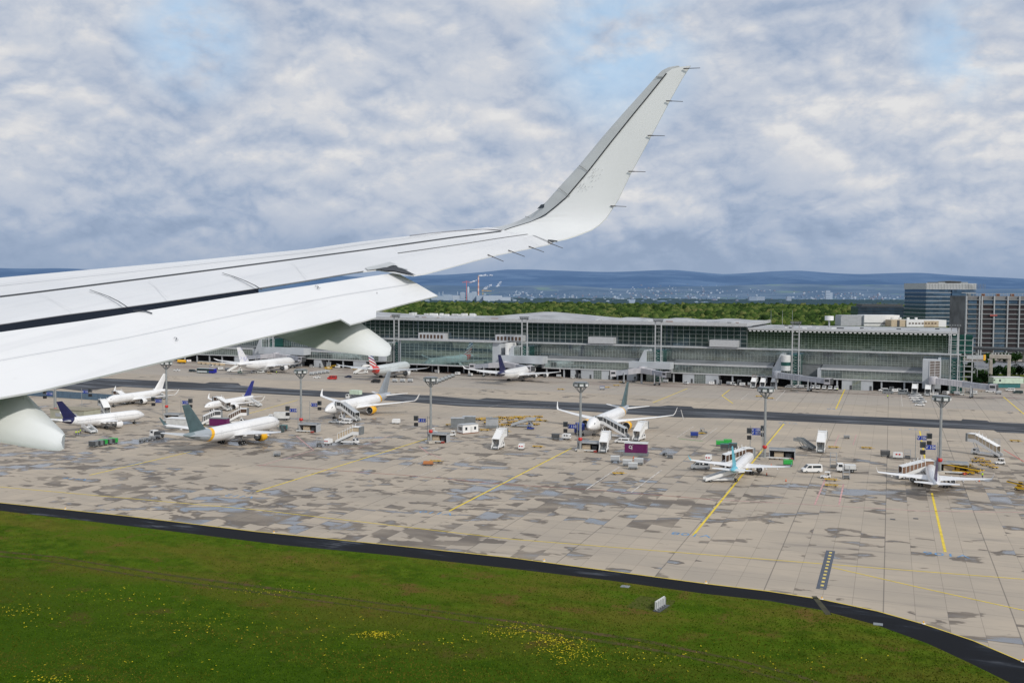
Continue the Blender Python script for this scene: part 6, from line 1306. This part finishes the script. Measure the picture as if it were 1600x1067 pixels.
for px, py, lab in [(1132,702,'teal open cart in front of the green carts'),(1145,701,'teal framed cart right of the green carts'),(443,672,'teal cart at the foot of the left sign post')]: bagcart(lab, *pt(px, py), .2, TEAL, DGREY)
bagcart('blue cart left of the orange dolly in the marked bay', *pt(1085,683), .1, BLUE, BLUE); tug('dark tug behind the blue cart in the marked bay', *pt(1099,677), .3, MGREY); bagcart('blue cart first in line on the far apron behind the teal fin', *pt(941,609), .3, BLUE, LGREY)
tug('white tug towing yellow dolly near the marked pink bays', *pt(1290,747), R(185)); tug('white tug beside the mast shelter near the white cabin', *pt(678,677), R(20)); tug('white tug right of the dolly block at the right edge', *pt(1562,725), R(200)); tug('small blue and white tug at the right end of the dolly park', *pt(829,671), R(20), BLUE)
tug('white tug below the shelter left of the white cabin', *pt(706,681), R(200)); q = gpu('white housing with dark openings by the small shelter on the right', *pt(1403,716), 0, redtop=True); scaffold_unit('dark framed rack right of the white housing near the yellow stand line', *pt(1418,716), 0, 2.8)
loader('large yellow container loader right of the purple-finned jet', *pt(1503,740), R(172), YEL, L_=10, h0=1.5, h1=2.7, wide=1.2, name='container_loader', cat='container loader')
loader('low yellow belt loader alongside the large loader', *pt(1516,737), R(150), YEL, L_=8, h0=1.0, h1=2.0)
loader('yellow belt loader at the far apron beside the flag-finned jet', *pt(515,577), R(20), YEL, L_=8, h0=1, h1=2.6); loader('white belt loader at the hold of the wide-body', *pt(409,583), R(30), OFFW, L_=8, h0=1.2, h1=3.)
loader('yellow loader at the right frame edge beside the wet patch', *pt(1597,766), R(160), YEL, L_=7, h0=1., h1=2.)
for px, py, rz, lab, f in [(375,583,.1,'mint tug below the tail of the white wide-body',1),(396,583,.1,'white tug next to the belt loader under the wide-body',2),(421,584,.1,'brown service vehicle below the wide-body wing',3)]: tug(lab, *pt(px, py), rz, [MINT, WHITE, BEIGE][f-1])
for i in range(6):
    q = thing('container_cart', 'silver domed container cart in the row left of the four-engined airliner', 'container cart', (*pt(680+i*5.3, 600-i*2.1), 0), 1.25, 'row of silver container carts on the far apron')
    MB().loft([[(x, 1.0*math.cos(a_), .7+(1.5 if abs(x) < 1.2 else 1.3)*max(0, math.sin(a_))) for a_ in [math.pi*k/8 for k in range(9)]] for x in (-1.5,-1.1,1.1,1.5)], STEEL, smooth=True).build('shell', q); MB().box((0,0,.5),(3.2,1.8,.15),DGREY).build('deck', q); wheels(q, (-1,1), .8, .24)
for i, (px, lab) in enumerate([(617,'left one of three pale carts right of the black van'),(629,'middle one of three pale carts right of the black van'),(641,'right one of three pale carts right of the black van')]): bagcart(lab, *pt(px, 597), .1, OFFW, LGREY)
for i in range(5): bagcart('white equipment cart beside the white estate car left of the red van', *pt(487+i*6, 586-i*.8), .2, OFFW, LGREY, 'white carts near the red van')
# the line of silver cars on the far right apron
for i, (px, py) in enumerate([(1425,619),(1427,622.5),(1430,626),(1433,629.5)]):
    for j in range(2): car('white car in the double line of parked cars below the right gate', *pt(px+j*7.5, py-.5*j), R(178), WHITE if (i+j) % 3 else LGREY, 'parked cars below the right gate')
car('white car at the lower end of the parked car line below the right gate', *pt(1437,634), R(182), WHITE)
for px, py, m_, lab in [(1233,606,LGREY,'silver van in front of the turret gate'),(1248,604,WHITE,'white car right of the silver van at the turret gate'),(1455,607,LGREY,'silver car in the bay left of the rightmost gate'),(1578,611,WHITE,'white estate car in front of the mint shed'),(1547,613,WHITE,'white van below the last jet bridge cab'),(1590,615,mat('car_dark_green', (.02,.05,.05), .3),'dark car half out of the frame on the right apron'),(1458,618,WHITE,'white hatchback left of the far right mast head')]: van(lab, *pt(px, py), R(185), m_, 4.8, 1.7, name='service_car', cat='car')
for i in range(5): van('white van backed into the row right of the turret gate', *pt(1272+i*9.3, 604+.2*i), R(268), WHITE, 4.8, 2.0, 'row of white vans right of the turret gate')
for i in range(2): van(['left', 'right'][i]+' dark grey van inside the dark bay near the right gate', *pt(1388+i*22, 600), R(5), MGREY, 5.5, 2.5)
for i in range(3): van('white service van in front of the dark bay near the right gate', *pt([1380,1404,1415][i], [611,612,611][i]), R([185,260,265][i]), WHITE, 4.8, 1.9, 'white vans near the right gate bay')
# clutter standing along the service bays
CLU = [(px, py) for px, py in [(1142,600),(1148,601),(1155,602),(1160,603),(1165,602),(1172,603),(1178,604),(1131,598),(1120,597),(1190,600),(1256,603),(1262,606),(1465,613),(1475,612),(1483,611),(1492,613),(1500,614),(1512,614),(1522,616),(1530,612),(1560,616),(1445,607),(1393,612),(1398,613),(880,589),(873,590),(900,590),(913,590),(715,586),(700,583),(735,588),(655,578),(660,579),(690,581),(972,598),(1040,598),(1072,600),(990,597),(295,566),(312,568),(321,569),(330,573),(338,577),(345,578),(285,567),(355,579),(487,574),(500,575),(530,575),(555,578)]]
DESC = {}
for i, (px, py) in enumerate(CLU):
    k = i % 5; g_ = 'service equipment lined up along the terminal bays'; where = 'right gate' if px > 1370 else 'turret gate' if px > 1100 else 'central gate bridge' if px > 960 else 'four-engined airliner' if px > 840 else 'mirrored hall' if px > 600 else 'flag-finned airliner' if px > 460 else 'wide-body on the left'
    if k == 0: bagcart('covered baggage cart among the clutter by the '+where, *pt(px, py), random.uniform(-.4,.4), OFFW, LGREY, g_+' by the '+where)
    elif k == 1: tug('small white tug among the clutter by the '+where, *pt(px, py), random.uniform(-1,1), random.choice([WHITE, OFFW, WHITE]), g_+' by the '+where)
    elif k == 2: o = scaffold_unit('wheeled steps among the clutter by the '+where, *pt(px, py), random.uniform(-.5,.5), random.uniform(1.8,3.2)); o['group'] = g_+' by the '+where
    elif k == 3: o = gpu('white power unit among the clutter by the '+where, *pt(px, py), random.uniform(-1,1), redtop=random.random() < .4); o['group'] = g_+' by the '+where
    else: o = dolly('brown framed dolly among the clutter by the '+where, *pt(px, py), random.uniform(-.5,.5), random.choice([RUST, YEL, BEIGE]), g_+' by the '+where)
q = scaffold_unit('tall rust red scaffold tower left of the three stairs trucks', *pt(1182,601), 0, 6.5)
for c in q.children: c.data.materials.clear(); c.data.materials.append(RUST)
q = thing('fuel_bowser', 'orange tank trailer in front of the dark bay under the flap', 'tank trailer', (*pt(284,568), 0), .1); MB().tube((-3,0,1.7),(3,0,1.7),1.1,1.1,ORANGE,14).build('tank', q); MB().box((0,0,.6),(6.4,1.8,.3),DGREY).build('chassis', q); wheels(q, (-2,2), .9, .4)
# beige crates along the bays at left
for i in range(6): container('tan pallet stack along the bay behind the wide-body tail', *pt(313+i*7, 569+i*.5), .1*i, BEIGE, 3.2, 2.2, 1.9, .2, name='pallet_stack', cat='pallet stack'); 
for o in COL.objects:
    if o.name.startswith('pallet_stack') and not o.parent: o['group'] = 'tan pallet stacks behind the wide-body tail'
# small apron items
for i, (px, py, lab) in enumerate([(1198,742,'traffic cone just right of the turquoise-finned jet wheel'),(1228,752,'traffic cone below the white van to its left'),(990,716,'red marker cone in front of the purple container'),(1507,742,'traffic cone right of the yellow loader'),(1530,752,'traffic cone far right beyond the purple-finned jet wing'),(1205,728,'traffic cone at the wing root of the turquoise-finned jet')]): cone_(at(px, py), lab, 'orange traffic cones')
mb = MB(); q = thing('guidance_sign', 'white slatted back of a taxiway sign standing on the mown patch in the meadow', 'taxiway sign', at(1031,950), R(78)); mb = MB(); mb.box((0,0,.95),(3.6,.2,1.35),OFFW); mb.build('panel', q); mb = MB()
for k in range(5): mb.box((-1.7+k*.85,-.2,.75),(.1,.2,1.5),LGREY)
mb.build('frame', q); mb = MB(); mb.box((0,-.3,.07),(4.2,1.2,.14),DGREY); mb.build('base', q)
for px, py, s in [(977,916,1.3),(1372,975,1.2),(1395,811,.9),(1431,810,.9)]:
    o = MB().box((0,0,.03),(s*1.2,s,.06),MGREY if py > 900 else DGREY).build('manhole_cover', loc=at(px, py)); tag(o, {977:'concrete cover in the grass left of the taxiway sign',1372:'concrete cover in the grass near the road bend',1395:'left dark drain cover right of the pink bay lines',1431:'right dark drain cover near the yellow stand line'}[px], 'manhole cover')
# three workers in hi-vis, one figure at right: skinned bodies
def person(u, v, rz, label, bent=0.0, top=HIVIS, legs=NAVY, arm=.3):
    q = thing('person', label, 'person', (u, v, 0), rz)
    J = [((0,0,.95),.15),((0,0,1.2),.155),((0,bent*.2,1.42),.14),((0,bent*.28,1.53),.055),((0,bent*.32,1.66),.10),((0,bent*.33,1.76),.07),
         ((.17,bent*.2,1.42),.065),((.24,bent*.3+.05,1.15),.05),((.25,arm+.1,.98),.04),((-.17,bent*.2,1.42),.065),((-.24,bent*.3,1.15),.05),((-.26,arm*.5,.92),.04),
         ((.1,0,.88),.10),((.12,.05,.5),.075),((.12,-.02,.08),.05),((.13,.14,.05),.04),((-.1,0,.88),.10),((-.12,-.06,.5),.075),((-.12,-.1,.08),.05),((-.13,.04,.05),.04)]
    E = [(0,1),(1,2),(2,3),(3,4),(4,5),(2,6),(6,7),(7,8),(2,9),(9,10),(10,11),(0,12),(12,13),(13,14),(14,15),(0,16),(16,17),(17,18),(18,19)]
    me = bpy.data.meshes.new('body'); me.from_pydata([j[0] for j in J], E, []); o = bpy.data.objects.new('body', me); COL.objects.link(o); o.parent = q
    sm = o.modifiers.new('s', 'SKIN'); 
    for k, (_, r) in enumerate(J): me.skin_vertices[0].data[k].radius = (r, r*.8 if k < 3 else r)
    me.skin_vertices[0].data[0].use_root = True; o.modifiers.new('d', 'SUBSURF').levels = 1
    m, nt, b = newmat('figure_clothing'); N = NB(nt); t, x, y, z = N.obj(); c = N.mix(N.m('GREATER_THAN', z, .92), (.02,.03,.09), (.55,.75,.03)); c = N.mix(N.m('GREATER_THAN', z, 1.52), c, (.45,.28,.2)); N.l(c, b.inputs['Base Color']); b.inputs['Roughness'].default_value = .9
    me.materials.append(m); MB().ball((0,bent*.32,1.74),.115,mat('hair_dark', (.03,.02,.015), .9),(1,1,.75)).build('hair', q)
    return q
for px, py, rz, lab, bn in [(119,680,.4,'worker in yellow hi-vis vest standing leftmost beside the low stairs truck',.1),(122.5,679.5,-1.2,'worker in yellow hi-vis vest in the middle of the three by the low stairs truck',.6),(126,677,2.4,'worker in yellow hi-vis vest nearest the low stairs truck',.3),(1308,611,.4,'lone figure walking on the concrete below the white van row',0),(1535,747,.3,'lone worker standing beyond the purple-finned jet wing',0),(1387,622,.3,'lone figure on the pale concrete left of the parked car lines',0),(432,584,.3,'worker in yellow vest below the wide-body wing',.2)]: person(*pt(px, py), rz, lab, bn)
# remove helper-free: nothing hidden
for o in COL.objects:
    if o.type == 'MESH' and 'kind' in o and o['kind'] == 'structure' and 'label' in o: pass
